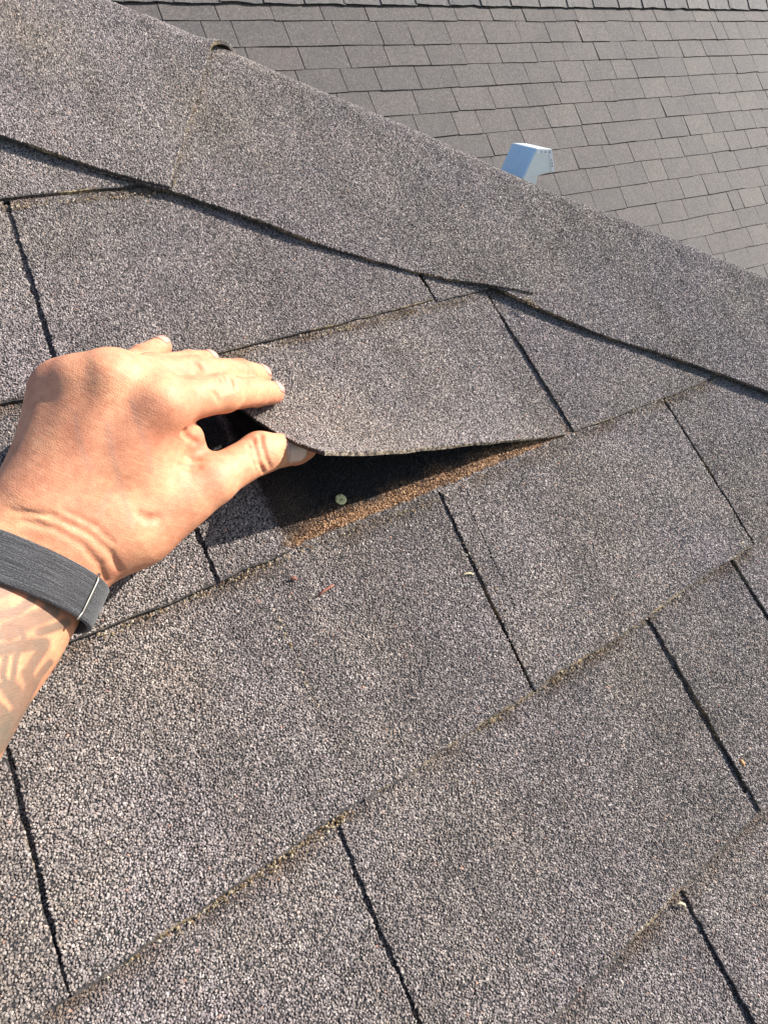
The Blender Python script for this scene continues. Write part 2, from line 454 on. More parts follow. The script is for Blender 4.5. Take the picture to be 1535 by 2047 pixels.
def slot_floor(ua, ub, v0, v1, seed):
    """granule covered shingle that shows at the bottom of a slot between two tabs"""
    r = np.random.default_rng(seed)
    P = np.zeros((5, 25, 3))
    for j, k in enumerate(np.linspace(0, 1, 25)):
        P[:, j, 0] = ua + (ub - ua) * k + np.linspace(-6, 6, 5); P[:, j, 1] = v0 + (v1 - v0) * k
        P[:, j, 2] = 1.15 + r.normal(0, .1)
    V, F, I = sheet(loc(P.reshape(-1, 3)).reshape(P.shape), 0.8 * MM)
    o = mesh_obj('slot_floor', V, F, [MAT_ASPH, MAT_UNDER], near_roof, I)
    add_granules(o)
for k_, (ua, ub, v0, v1) in enumerate([(-322, -334, -150, 2), (-57, -59, -150, 2), (kL + 3, kL, 2, 146), (-6.5, -14.5, 2, 146), (-412, -421, 146, 284),
                                       (-146, -161, 146, 284), (96, 77, 146, 284), (-297, -302, 284, 416), (-52, -64, 284, 416), (50, 37, 284, 416), (-140, -150, 416, 548)]):
    slot_floor(ua, ub, v0, v1, 80 + k_)

# nail head
def nail():
    q = at(681, 999, 3.2); r = 3.6
    V, F = [], []
    n = 20
    for z, rr in ((0.0, r), (0.5, r), (0.75, r * .82)):
        for i in range(n):
            a = 2 * math.pi * i / n
            V.append((q[0] + rr * math.cos(a), q[1] + rr * math.sin(a), 2.6 + z + 0.9))
    for k in range(2):
        for i in range(n):
            F.append((k * n + i, k * n + (i + 1) % n, (k + 1) * n + (i + 1) % n, (k + 1) * n + i))
    F.append(tuple(range(2 * n, 3 * n))); F.append(tuple(range(n))[::-1])
    m, t, b = new_mat('nail_zinc')
    nz = noise(t, roof_coords(t), 500, 3).outputs['Fac']
    link(t, ramp(t, nz, [(0.35, (0.16, 0.13, 0.05)), (0.48, (0.50, 0.47, 0.22)), (0.7, (0.56, 0.53, 0.29))]), b.inputs['Base Color'])
    b.inputs['Metallic'].default_value = 0.1; b.inputs['Roughness'].default_value = 0.5
    bump(t, b, nz, 0.4, 0.0004)
    o = mesh_obj('roofing_nail', loc(V), [f[::-1] for f in F], [m], near_roof)
    return o
nail()

# ------------------------------------------------------------------ grit caught along the course edges
def grit():
    r = np.random.default_rng(3)
    runs = [((0, 413), (330, 380), 120, .55), ((440, 712), (950, 592), 330, .9), ((1150, 868), (1430, 757), 90, .4), ((880, 997), (590, 1102), 60, .3),
            ((350, 1850), (700, 1622), 420, 1.0), ((200, 1945), (350, 1850), 60, .5), ((940, 1462), (1130, 1342), 230, .9), ((1130, 1342), (1290, 1236), 150, .8), ((1290, 1236), (1520, 1075), 110, .5),
            ((1190, 1930), (1350, 1788), 60, .4), ((440, 1168), (580, 1106), 50, .4), ((170, 1283), (440, 1168), 50, .3),
            ((345, 375), (380, 240), 26, .5), ((380, 240), (425, 105), 26, .4), ((1048, 592), (1075, 612), 70, .8), ((925, 1080), (1092, 1350), 60, .25), ((545, 1215), (715, 1585), 55, .2)]
    oct_ = np.array([(1, 0, 0), (0, 1, 0), (-1, 0, 0), (0, -1, 0), (0, 0, 1), (0, 0, -1.)])
    of = [(0, 1, 4), (1, 2, 4), (2, 3, 4), (3, 0, 4), (1, 0, 5), (2, 1, 5), (3, 2, 5), (0, 3, 5)]
    V, F, I = [], [], []
    for a, b, n, dens in runs:
        hh = 14.5 if a[1] < 400 and a[0] > 340 or a == (1048, 592) else 5.2
        p, q = at(*a, hh), at(*b, hh)
        ph = r.uniform(0, 6.28)
        for k in range(int(n * 2.2)):
            t = r.uniform()
            if r.uniform() > .45 + .55 * math.sin(t * 9 + ph) ** 2: continue
            c = p + (q - p) * t; c[1] += r.normal(.6, 1.3); c[0] += r.normal(0, 1.0); c[2] += r.uniform(-2.2, .7)
            sc = r.uniform(.35, 1.0) * np.array([1, r.uniform(.5, 1), r.uniform(.4, .8)])
            al = r.uniform(0, 6.28); R = np.array([[math.cos(al), -math.sin(al), 0], [math.sin(al), math.cos(al), 0], [0, 0, 1]])
            o = len(V); V += list((oct_ * sc * r.uniform(.8, 1.2, (6, 3))) @ R.T + c)
            F += [tuple(i + o for i in f) for f in of]; I += [int(r.choice(3, p=[.5, .33, .17]))] * 8
    ms = []
    for nm, c in (('tan_grit', (0.24, 0.18, 0.105)), ('brown_grit', (0.105, 0.062, 0.028)), ('pale_grit', (0.40, 0.34, 0.25))):
        m, t, b = new_mat(nm); b.inputs['Base Color'].default_value = (*c, 1); b.inputs['Roughness'].default_value = .9; ms.append(m)
    o = mesh_obj('grit', loc(V), F, ms, near_roof, I)
    tag(o, kind='stuff')
grit()

# ------------------------------------------------------------------ hip caps
EDGE = [(-260, 165), (-120, 230), (0, 275), (170, 330), (340, 378), (500, 435), (640, 487), (740, 515), (850, 545), (1000, 577), (1062, 590),
        (1180, 658), (1320, 705), (1440, 750), (1535, 785), (1700, 850)]
EDGE2 = [(1000, 577), (1040, 598), (1180, 658), (1320, 705), (1440, 750), (1535, 785), (1700, 850)]
SIL = [(-60, -140), (60, -75), (215, 0), (300, 35), (400, 78), (465, 105), (560, 145), (690, 200), (860, 275), (1000, 340), (1140, 400), (1300, 460), (1400, 498), (1535, 557), (1700, 632)]
HD = unit(np.array([226 + 309, 177 + 215.])); HP = np.array([HD[1], -HD[0]])     # along the hip (down), across it (towards the crest)
def along(pts, h):
    q = np.array([at(*p, h) for p in pts])[:, :2]
    return q @ HD, q @ HP
EA, EB = along(EDGE, 10); EA2, EB2 = along(EDGE2, 10); SA, SB = along(SIL, 12)
CZ = 12.0
CAM2 = np.array([CAMQ[:2] @ HP, CAMQ[2]])
def crest(sb, z0, R):
    """where the flat side of the cap ends so that its rounded crest just touches the line of sight"""
    d = unit(np.array([sb, 12.0]) - CAM2); nn = np.array([-d[1], d[0]]); nn = nn if nn[1] > 0 else -nn
    lam = (z0 - R - 12.0 + R * nn[1]) / d[1]
    return sb + lam * d[0] - R * nn[0]
def cap_piece(t0, t1, lift0, lift1, edge, seed, jl=0.0, jr=0.0, label=None, skew0=0, skew1=0, curl=0.0, skc=0.0):
    r = np.random.default_rng(seed)
    nt_ = max(6, int((t1 - t0) / 7))
    prof = np.r_[np.linspace(0, 1, 22)[:-1], 1 + np.linspace(0, 1, 26)]
    P = np.zeros((nt_ + 1, len(prof), 3))
    RR = 34.0; PHI = math.radians(74)
    ej = np.convolve(r.normal(0, .5, nt_ + 5), [.25, .5, .25], 'same')[2:-2]
    for i in range(nt_ + 1):
        k = i / nt_
        for j, s in enumerate(prof):
            tt = t0 + (t1 - t0) * k
            sk = skew0 * (1 - k) + skew1 * k
            t_ = tt + sk * min(s, 1.25) + (k > .5) * skc * min(max(s - 1.02, 0.0) / .3, 1.0)
            lift = lift0 + (lift1 - lift0) * k
            e0 = np.interp(t_, *edge); c0 = crest(np.interp(t_, SA, SB), CZ + 2.2 + lift, RR)
            if s <= 1:
                y = e0 + (c0 - e0) * s + (ej[i] if j == 0 else 0)
                z = CZ + lift + 2.2 * s + 0.6 * math.sin(t_ / 37 + s * 3 + seed) + 0.5 * math.sin(t_ / 61 - s * 5)
                z -= 1.6 * (1 - s) ** 8; z += (0.8 * math.sin(t_ / 38 + seed) + 0.35 * math.sin(t_ / 15 + 2 * seed)) * (1 - s) ** 5
            else:
                z = CZ + 2.2 + lift; q = (s - 1) * (RR * PHI + 110)
                zz = 0.6 * math.sin(t_ / 37 + 3 + seed) + 0.5 * math.sin(t_ / 61 - 5)
                a = min(q / RR, PHI)
                y = c0 + RR * math.sin(a); z = z + zz - RR * (1 - math.cos(a))
                if q > RR * PHI:
                    y += (q - RR * PHI) * math.cos(PHI); z -= (q - RR * PHI) * math.sin(PHI)
            if curl and k > 0.85: z += curl * ((k - .85) / .15) ** 2 * max(0.0, 1 - abs(s - 1.16) / .34)
            uv = HD * t_ + HP * y
            P[i, j] = (uv[0], uv[1], z)
    V, F, I = sheet(loc(P.reshape(-1, 3)).reshape(P.shape), 2.6 * MM)
    o = mesh_obj('hip_cap', V, F, [MAT_ASPH, MAT_EDGE], near_roof, I)
    if label: o['label'] = label
    add_granules(o)
    return o
tJ1 = at(340, 378, 8)[:2] @ HD; tJ1c = at(430, 92, 12)[:2] @ HD
tJ2 = at(1060, 590, 8)[:2] @ HD
sk1 = tJ1c - tJ1
cap_piece(EA[0] + 5, tJ1, 0.5, 2.4, (EA, EB), 31, skew0=sk1, skew1=sk1, curl=7.0, skc=24.0)
cap_piece(tJ1 - 60, tJ2, -2.0, 1.2, (EA, EB), 32, skew0=sk1, skew1=30)
cap_piece(tJ2 - 42, EA2[-1] - 5, -1.2, 1.4, (EA2, EB2), 33, skew0=30, skew1=30)

# ------------------------------------------------------------------ back slope beyond the hip (seen only from the side)
EH = unit(dirq([523 - PP[0], 166 - PP[1], FPX]))          # horizontal course direction of the back slope
def crestpt(t_):
    uv = HD * t_ + HP * (np.interp(t_, SA, SB) - 6); return np.array([uv[0], uv[1], -30.0])
ca, cb = crestpt(SA[0] - 900), crestpt(SA[-1] + 2200)
hipv = unit(cb - ca)
nb = unit(np.cross(hipv, EH));  nb = nb if nb[2] > 0 else -nb
bs = [ca, cb, cb + EH * 2600, ca + EH * 2600]
bs = np.array(bs); bs2 = bs - nb * 18
def shingle_bump_material(name, stops, nscale=260):
    m, t, b = new_mat(name)
    tc = t.nodes.new('ShaderNodeTexCoord'); co = tc.outputs['Object']
    oi = t.nodes.new('ShaderNodeObjectInfo')
    add = t.nodes.new('ShaderNodeVectorMath'); add.operation = 'ADD'
    sc = t.nodes.new('ShaderNodeVectorMath'); sc.operation = 'SCALE'; sc.inputs[0].default_value = (3, 5, 7)
    link(t, oi.outputs['Random'], sc.inputs[3]); link(t, co, add.inputs[0]); link(t, sc.outputs[0], add.inputs[1])
    p = add.outputs[0]
    v = voro(t, p, 480); w = t.nodes.new('ShaderNodeTexWhiteNoise'); link(t, v.outputs['Color'], w.inputs['Vector'])
    c = ramp(t, w.outputs['Value'], stops)
    n1 = noise(t, p, 4.5, 4, 0.65).outputs['Fac']; n2 = noise(t, p, nscale * .2, 4, 0.7).outputs['Fac']
    c = mix(t, 1.0, c, ramp(t, n1, [(0.3, (0.84, 0.85, 0.86)), (0.55, (1, .98, .97)), (0.72, (1.12, 1.05, 1.04))]), 'MULTIPLY')
    c = mix(t, 1.0, c, ramp(t, n2, [(0.3, (0.80, 0.80, 0.80)), (0.7, (1.18, 1.18, 1.17))]), 'MULTIPLY')
    c = mix(t, 1.0, c, ramp(t, oi.outputs['Random'], [(0.0, (0.86, 0.86, 0.88)), (0.3, (1.0, 0.97, 0.95)), (0.6, (0.93, 0.93, 0.93)), (1.0, (1.12, 1.09, 1.05))]), 'MULTIPLY')
    link(t, c, b.inputs['Base Color']); b.inputs['Roughness'].default_value = 0.85
    bump(t, b, v.outputs['Distance'], 0.6, 0.0012)
    return m
MAT_FAR = shingle_bump_material('weathered_shingle', [(0.0, (0.034, 0.030, 0.029)), (0.4, (0.072, 0.064, 0.061)), (0.75, (0.100, 0.090, 0.085)), (1.0, (0.185, 0.167, 0.160))])
back = mesh_obj('back_slope', np.r_[loc(bs), loc(bs2)], [(0, 1, 2, 3), (7, 6, 5, 4), (0, 4, 5, 1), (1, 5, 6, 2), (2, 6, 7, 3), (3, 7, 4, 0)], [MAT_FAR], near_roof)

# ------------------------------------------------------------------ far roof
c2 = unit([3481 - PP[0], 44 - PP[1], FPX])
v2 = np.array([979.5, 2713, 0.0]); v2 -= c2 * (v2 @ c2); v2 = unit(v2)
n2 = np.cross(c2, v2)                                     # away
FS = 2650.0
o2 = ray(1000, 200); o2 = o2 * (FS / (o2 @ n2))
far_roof = bpy.data.objects.new('far_roof', None); COL.objects.link(far_roof)
fx, fy, fz = lv(dirq(c2)), lv(dirq(-v2)), lv(dirq(-n2))
fo = dirq(o2 - O0) * MM
mf = Matrix.Identity(4)
for i in range(3):
    mf[i][0], mf[i][1], mf[i][2], mf[i][3] = fx[i], fy[i], fz[i], (fo[0], -fo[1], fo[2])[i]
far_roof.matrix_world = M_ROOF @ mf
tag(far_roof, kind='structure')
def far_u(px, vv):
    """u on the far roof of the point in photo column px at slope position vv (mm)"""
    base = o2 + v2 * vv
    k = (px - PP[0]) / FPX
    return (k * base[2] - base[0]) / (c2[0] - k * c2[2])
LINES = np.array([-0.232, -0.1895, -0.1355, -0.0875, -0.035, 0.0200, 0.0745, 0.129, 0.183, 0.238, 0.293, 0.346, 0.398, 0.452, 0.506, 0.56]) * FS
A1 = lambda *l: [320 + a / 2.998 for a in l]
A2 = lambda *l: [800 + a / 3.8375 for a in l]
A3 = lambda *l: [1135 + a / 3.8375 for a in l]
A4 = lambda *l: [1035 + a / 3.07 for a in l]
KEYS = {  # keyways of each row: photo columns at the row's upper line (row 0: at its lower line)
 0: A1(18, 358, 688, 985, 1250, 1490) + A2(65, 248, 440, 712, 960, 1195, 1357) + A3(300, 495, 678, 803, 975, 1148, 1365, 1515),
 1: A1(240, 422, 732, 1025, 1290, 1470) + A2(40, 330, 605, 875, 1095) + A3(50, 268, 465, 543, 742, 920, 1085, 1175, 1285, 1435),
 2: A1(505, 820, 1097, 1332) + A2(175, 455, 728, 1000, 1237) + A3(185, 395, 640, 838, 1012, 1190, 1345, 1505),
 3: A1(805, 1072, 1275) + A2(100, 390, 668, 935, 1175) + A3(110, 318, 480, 685, 868, 1075, 1245, 1405),
 4: A1(1055, 1245, 1505) + A2(385, 665, 922, 1170) + A3(128, 320, 535, 735, 915, 1107, 1283, 1440),
 5: A2(90, 385, 570, 843, 1087, 1328) + A3(280, 495, 695, 885, 1090, 1275, 1430),
 6: A2(255, 655, 915, 1160) + A3(95, 250, 470, 660, 860, 880, 1065, 1230, 1390, 1480),
 7: A4(30, 325, 510, 668, 835, 975, 1120, 1255, 1385, 1510),
 8: A4(30, 215, 410, 585, 752, 875, 1030, 1185, 1320, 1460),
 9: A4(250, 440, 620, 810, 975, 1120, 1265, 1345, 1470),
 10: A4(595, 840, 1000, 1150, 1275, 1345, 1480),
 11: A4(660, 855, 1005, 1160, 1330, 1450),
 12: A4(830, 1000, 1145, 1260, 1400, 1520),
 13: A4(1080, 1255, 1400, 1540), 14: A4(1100, 1300, 1500)}
def far_deck():
    x0, x1, y0, y1 = -2.2, 6.5, -LINES[0] * MM + 0.02, -2.6
    V = [(x0, y0, 0), (x1, y0, 0), (x1, y1, 0), (x0, y1, 0), (x0, y0, -.02), (x1, y0, -.02), (x1, y1, -.02), (x0, y1, -.02)]
    m, t, b = new_mat('dark_underlay'); b.inputs['Base Color'].default_value = (0.04, 0.037, 0.036, 1); b.inputs['Roughness'].default_value = .9
    mesh_obj('roof_deck', V, [(3, 2, 1, 0), (4, 5, 6, 7), (0, 1, 5, 4), (1, 2, 6, 5), (2, 3, 7, 6), (3, 0, 4, 7)], [m], far_roof)
far_deck()
def far_tab(ua, ub, va, vb, r):
    """thin tab, mm; thick lower edge rides on the course below"""
    nu = 4
    us = np.linspace(ua, ub, nu + 1)
    jl = np.interp(np.arange(nu + 1), [0, nu], r.normal(0, 2.2, 2)) + r.normal(0, .5, nu + 1)
    zl = 8.5 + np.interp(np.arange(nu + 1), [0, nu], r.normal(0, 1.3, 2)) + r.normal(0, .4, nu + 1)
    sh = r.normal(0, 1.2)
    P = np.zeros((nu + 1, 3, 3))
    for j, k in enumerate((0.0, 0.55, 1.0)):
        P[:, j, 0] = us + sh * k; P[:, j, 1] = (va - 20) + (vb - va + 20) * k + (jl if j == 2 else 0)
        P[:, j, 2] = 3.0 + (zl - 3.0) * k
    L = np.c_[P[..., 0].ravel(), -P[..., 1].ravel(), P[..., 2].ravel()].reshape(P.shape) * MM
    V, F, I = sheet(L, 4.2 * MM)
    return mesh_obj('shingle', V, F, [MAT_FAR, MAT_EDGEF], far_roof, I)
def far_edge():
    m, t, b = new_mat('far_shingle_edge')
    b.inputs['Base Color'].default_value = (0.034, 0.031, 0.029, 1); b.inputs['Roughness'].default_value = .9
    return m
MAT_EDGEF = far_edge()
rf = np.random.default_rng(5)
for row in range(15):
    va, vb = LINES[row], LINES[row + 1]
    vref = vb if row == 0 else va
    ks = sorted(far_u(p, vref) for p in KEYS.get(row, []))
    lim = 2900 if row < 12 else 2300
    while ks[-1] < lim: ks.append(ks[-1] + rf.choice([241, 241, 236, 120, 160]))
    low = far_u(200, vref)
    while ks[0] > low: ks.insert(0, ks[0] - 241)
    for a, b_ in zip(ks, ks[1:]):
        far_tab(a + 2.2, b_ - 2.2, va, vb, rf)
# ridge caps of the far roof
MAT_CAPF = shingle_bump_material('far_ridge_cap_shingle', [(0.0, (0.045, 0.043, 0.043)), (0.4, (0.088, 0.085, 0.083)), (0.75, (0.12, 0.115, 0.112)), (1.0, (0.21, 0.20, 0.195))])
def far_cap(ua, ub, seed):
    r = np.random.default_rng(seed)
    nu = 8; us = np.linspace(ua, ub, nu + 1)
    prof = [(0, 14), (60, 20), (120, 26), (155, 27), (175, 20), (190, 0), (215, -60), (260, -190)]
    P = np.zeros((nu + 1, len(prof), 3))
    ej = np.interp(np.arange(nu + 1), [0, 3, 6, nu], r.normal(0, 3.0, 4))
    for j, (y, z) in enumerate(prof):
        P[:, j, 0] = us; P[:, j, 1] = -LINES[0] - 26 + y + (ej if j == 0 else 0) - 0.0
        P[:, j, 2] = z + 6 - (us - ua) / (ub - ua) * 5 + (r.normal(0, 1.0, nu + 1) if j == 0 else 0)
    V, F, I = sheet(P * MM, 4 * MM)
    mesh_obj('ridge_cap', V, F, [MAT_CAPF, MAT_EDGEF], far_roof, I)
x = -2200
k = 0
while x < 3200:
    far_cap(x, x + 236, 60 + k); x += 230; k += 1

# ------------------------------------------------------------------ roof vent hood
def metal_mat(name, col, rough, metallic=1.0):
    m, t, b = new_mat(name)
    tc = t.nodes.new('ShaderNodeTexCoord')
    n1 = noise(t, tc.outputs['Object'], 14, 4, 0.6, 0.4).outputs['Fac']
    c = ramp(t, n1, [(0.3, tuple(x * .86 for x in col)), (0.7, col)])
    link(t, c, b.inputs['Base Color']); b.inputs['Metallic'].default_value = metallic
    r = t.nodes.new('ShaderNodeMapRange'); r.inputs[3].default_value = rough - .08; r.inputs[4].default_value = rough + .1
    link(t, n1, r.inputs[0]); link(t, r.outputs[0], b.inputs['Roughness'])
    bump(t, b, n1, 0.12, 0.004)
    return m
VENT_D = 1950.0
def vent():
    M1 = metal_mat('galvanised_sheet', (0.80, 0.83, 0.80), 0.3, 0.35)
    M2 = metal_mat('galvanised_seam', (0.90, 0.90, 0.88), 0.5, 0.2)
    M3 = metal_mat('rivet_steel', (0.35, 0.35, 0.34), 0.5)
    eh = unit([523 - PP[0], 166 - PP[1], FPX])            # sideways axis of the hood (level, away)
    upc = unit(dirq_inv(np.array([0, -math.sin(PITCH), math.cos(PITCH)])))
    upc = unit(upc - eh * (upc @ eh))
    fw = unit(np.cross(eh, upc))                          # across the hood
    o = ray(1073, 296) * VENT_D
    nrm = eh
    def on_side(px, py):
        d = ray(px, py); X = d * ((o @ nrm) / (d @ nrm)) - o
        return X @ fw, X @ upc
    side = [on_side(*p) for p in [(1073, 296), (1103, 297), (1109, 341), (1075, 351)]]
    neck = on_side(1070, 372); low = on_side(1046, 356)
    Wd = 235.0
    sgn = np.sign(side[1][0])
    # straight neck down to the roof
    dn = 420.0
    poly = [side[0], side[1], side[2], side[3], (neck[0], neck[1]), (neck[0], neck[1] - dn), (neck[0] + (low[0] - side[3][0]) , neck[1] - dn), low]
    root = bpy.data.objects.new('roof_vent', None); COL.objects.link(root)
    oq = dirq(o - O0)
    mm_ = Matrix.Identity(4)
    ax = [lv(dirq(eh)), lv(dirq(fw)), lv(dirq(upc))]
    for i in range(3):
        for j in range(3): mm_[i][j] = ax[j][i]
        mm_[i][3] = (oq[0], -oq[1], oq[2])[i] * MM
    if mm_.to_3x3().determinant() < 0:
        for i in range(3): mm_[i][1] = -mm_[i][1]
        poly = [(-a, b) for a, b in poly]
        sgn = -sgn
    root.matrix_world = M_ROOF @ mm_
    n = len(poly)
    V = [(0, a, b) for a, b in poly] + [(Wd, a, b) for a, b in poly]
    F = [tuple(range(n)), tuple(range(n, 2 * n))[::-1]] + [(i, i + n, (i + 1) % n + n, (i + 1) % n) for i in range(n)]
    hood = mesh_obj('hood', np.array(V) * MM, F, [M1], root)
    # sheet added on the sloping face, sky reflection painted into its colour
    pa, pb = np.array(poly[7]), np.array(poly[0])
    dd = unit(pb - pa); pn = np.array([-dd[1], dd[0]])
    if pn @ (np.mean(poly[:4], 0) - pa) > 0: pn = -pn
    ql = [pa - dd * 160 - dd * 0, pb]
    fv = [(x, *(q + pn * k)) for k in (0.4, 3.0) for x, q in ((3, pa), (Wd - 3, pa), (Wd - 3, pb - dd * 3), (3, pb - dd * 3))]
    mb_, t_b, b_b = new_mat('painted_sky_reflection')
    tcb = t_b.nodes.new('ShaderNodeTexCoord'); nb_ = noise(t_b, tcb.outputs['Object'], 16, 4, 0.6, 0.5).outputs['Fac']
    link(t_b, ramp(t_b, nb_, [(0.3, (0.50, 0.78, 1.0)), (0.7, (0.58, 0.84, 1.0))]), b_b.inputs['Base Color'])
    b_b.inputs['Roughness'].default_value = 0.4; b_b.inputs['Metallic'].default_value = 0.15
    fp = mesh_obj('reflection_panel', np.array(fv) * MM, [(0, 1, 2, 3), (7, 6, 5, 4), (0, 4, 5, 1), (1, 5, 6, 2), (2, 6, 7, 3), (3, 7, 4, 0)], [mb_], root)
    fp['label'] = 'sloping hood face, sky reflection painted on in blue'
    bv = hood.modifiers.new('edge', 'BEVEL'); bv.width = 0.0025; bv.segments = 2
    # folded seams on the side, slightly proud
    def strip(a, b, w, name='seam'):
        a, b = np.array(a), np.array(b); d = unit(b - a); p = np.array([-d[1], d[0]])
        ctr = np.mean(poly[:5], 0)
        if p @ (ctr - a) < 0: p = -p
        q = [a + p * 1.2, b + p * 1.2, b + p * w, a + p * w]
        V = [(-2.2, *x) for x in q] + [(0.5, *x) for x in q]
        return mesh_obj(name, np.array(V) * MM, [(0, 1, 2, 3), (7, 6, 5, 4), (0, 4, 5, 1), (1, 5, 6, 2), (2, 6, 7, 3), (3, 7, 4, 0)], [M2], root)
    strip(poly[0], poly[1], 15); strip(poly[1], poly[2], 12)
    for a, b, ts, w in ((poly[0], poly[1], (.35, .6, .88), 9), (poly[1], poly[2], (.45, .6, .72), 6)):
        a, b = np.array(a), np.array(b); d = unit(b - a); p = np.array([-d[1], d[0]])
        if p @ (np.mean(poly[:5], 0) - a) < 0: p = -p
        for t_ in ts:
            c = a + (b - a) * t_ + p * w
            V = []; nn = 10
            for xx, rr in ((-2.0, 3.2), (-3.8, 2.2)):
                for i in range(nn):
                    V.append((xx, c[0] + rr * math.cos(6.283 * i / nn), c[1] + rr * math.sin(6.283 * i / nn)))
            mesh_obj('rivet', np.array(V) * MM, [(i, (i + 1) % nn, nn + (i + 1) % nn, nn + i) for i in range(nn)] + [tuple(range(nn, 2 * nn))], [M3], root)
    tag(root, 'metal roof vent hood with painted sky reflection on the front and riveted side, behind the hip', 'roof vent')
def dirq_inv(q): return q[0] * CU + q[1] * CV + q[2] * CNO
vent()

# ------------------------------------------------------------------ ground
gm, gt, gb = new_mat('lawn')
gn = noise(gt, None, 3.0, 5).outputs['Fac']
link(gt, ramp(gt, gn, [(0.3, (0.035, 0.05, 0.018)), (0.7, (0.09, 0.11, 0.045))]), gb.inputs['Base Color'])
ground = mesh_obj('ground', [(-400, -400, 0), (400, -400, 0), (400, 400, 0), (-400, 400, 0)], [(0, 1, 2, 3)], [gm])
tag(ground, kind='structure')

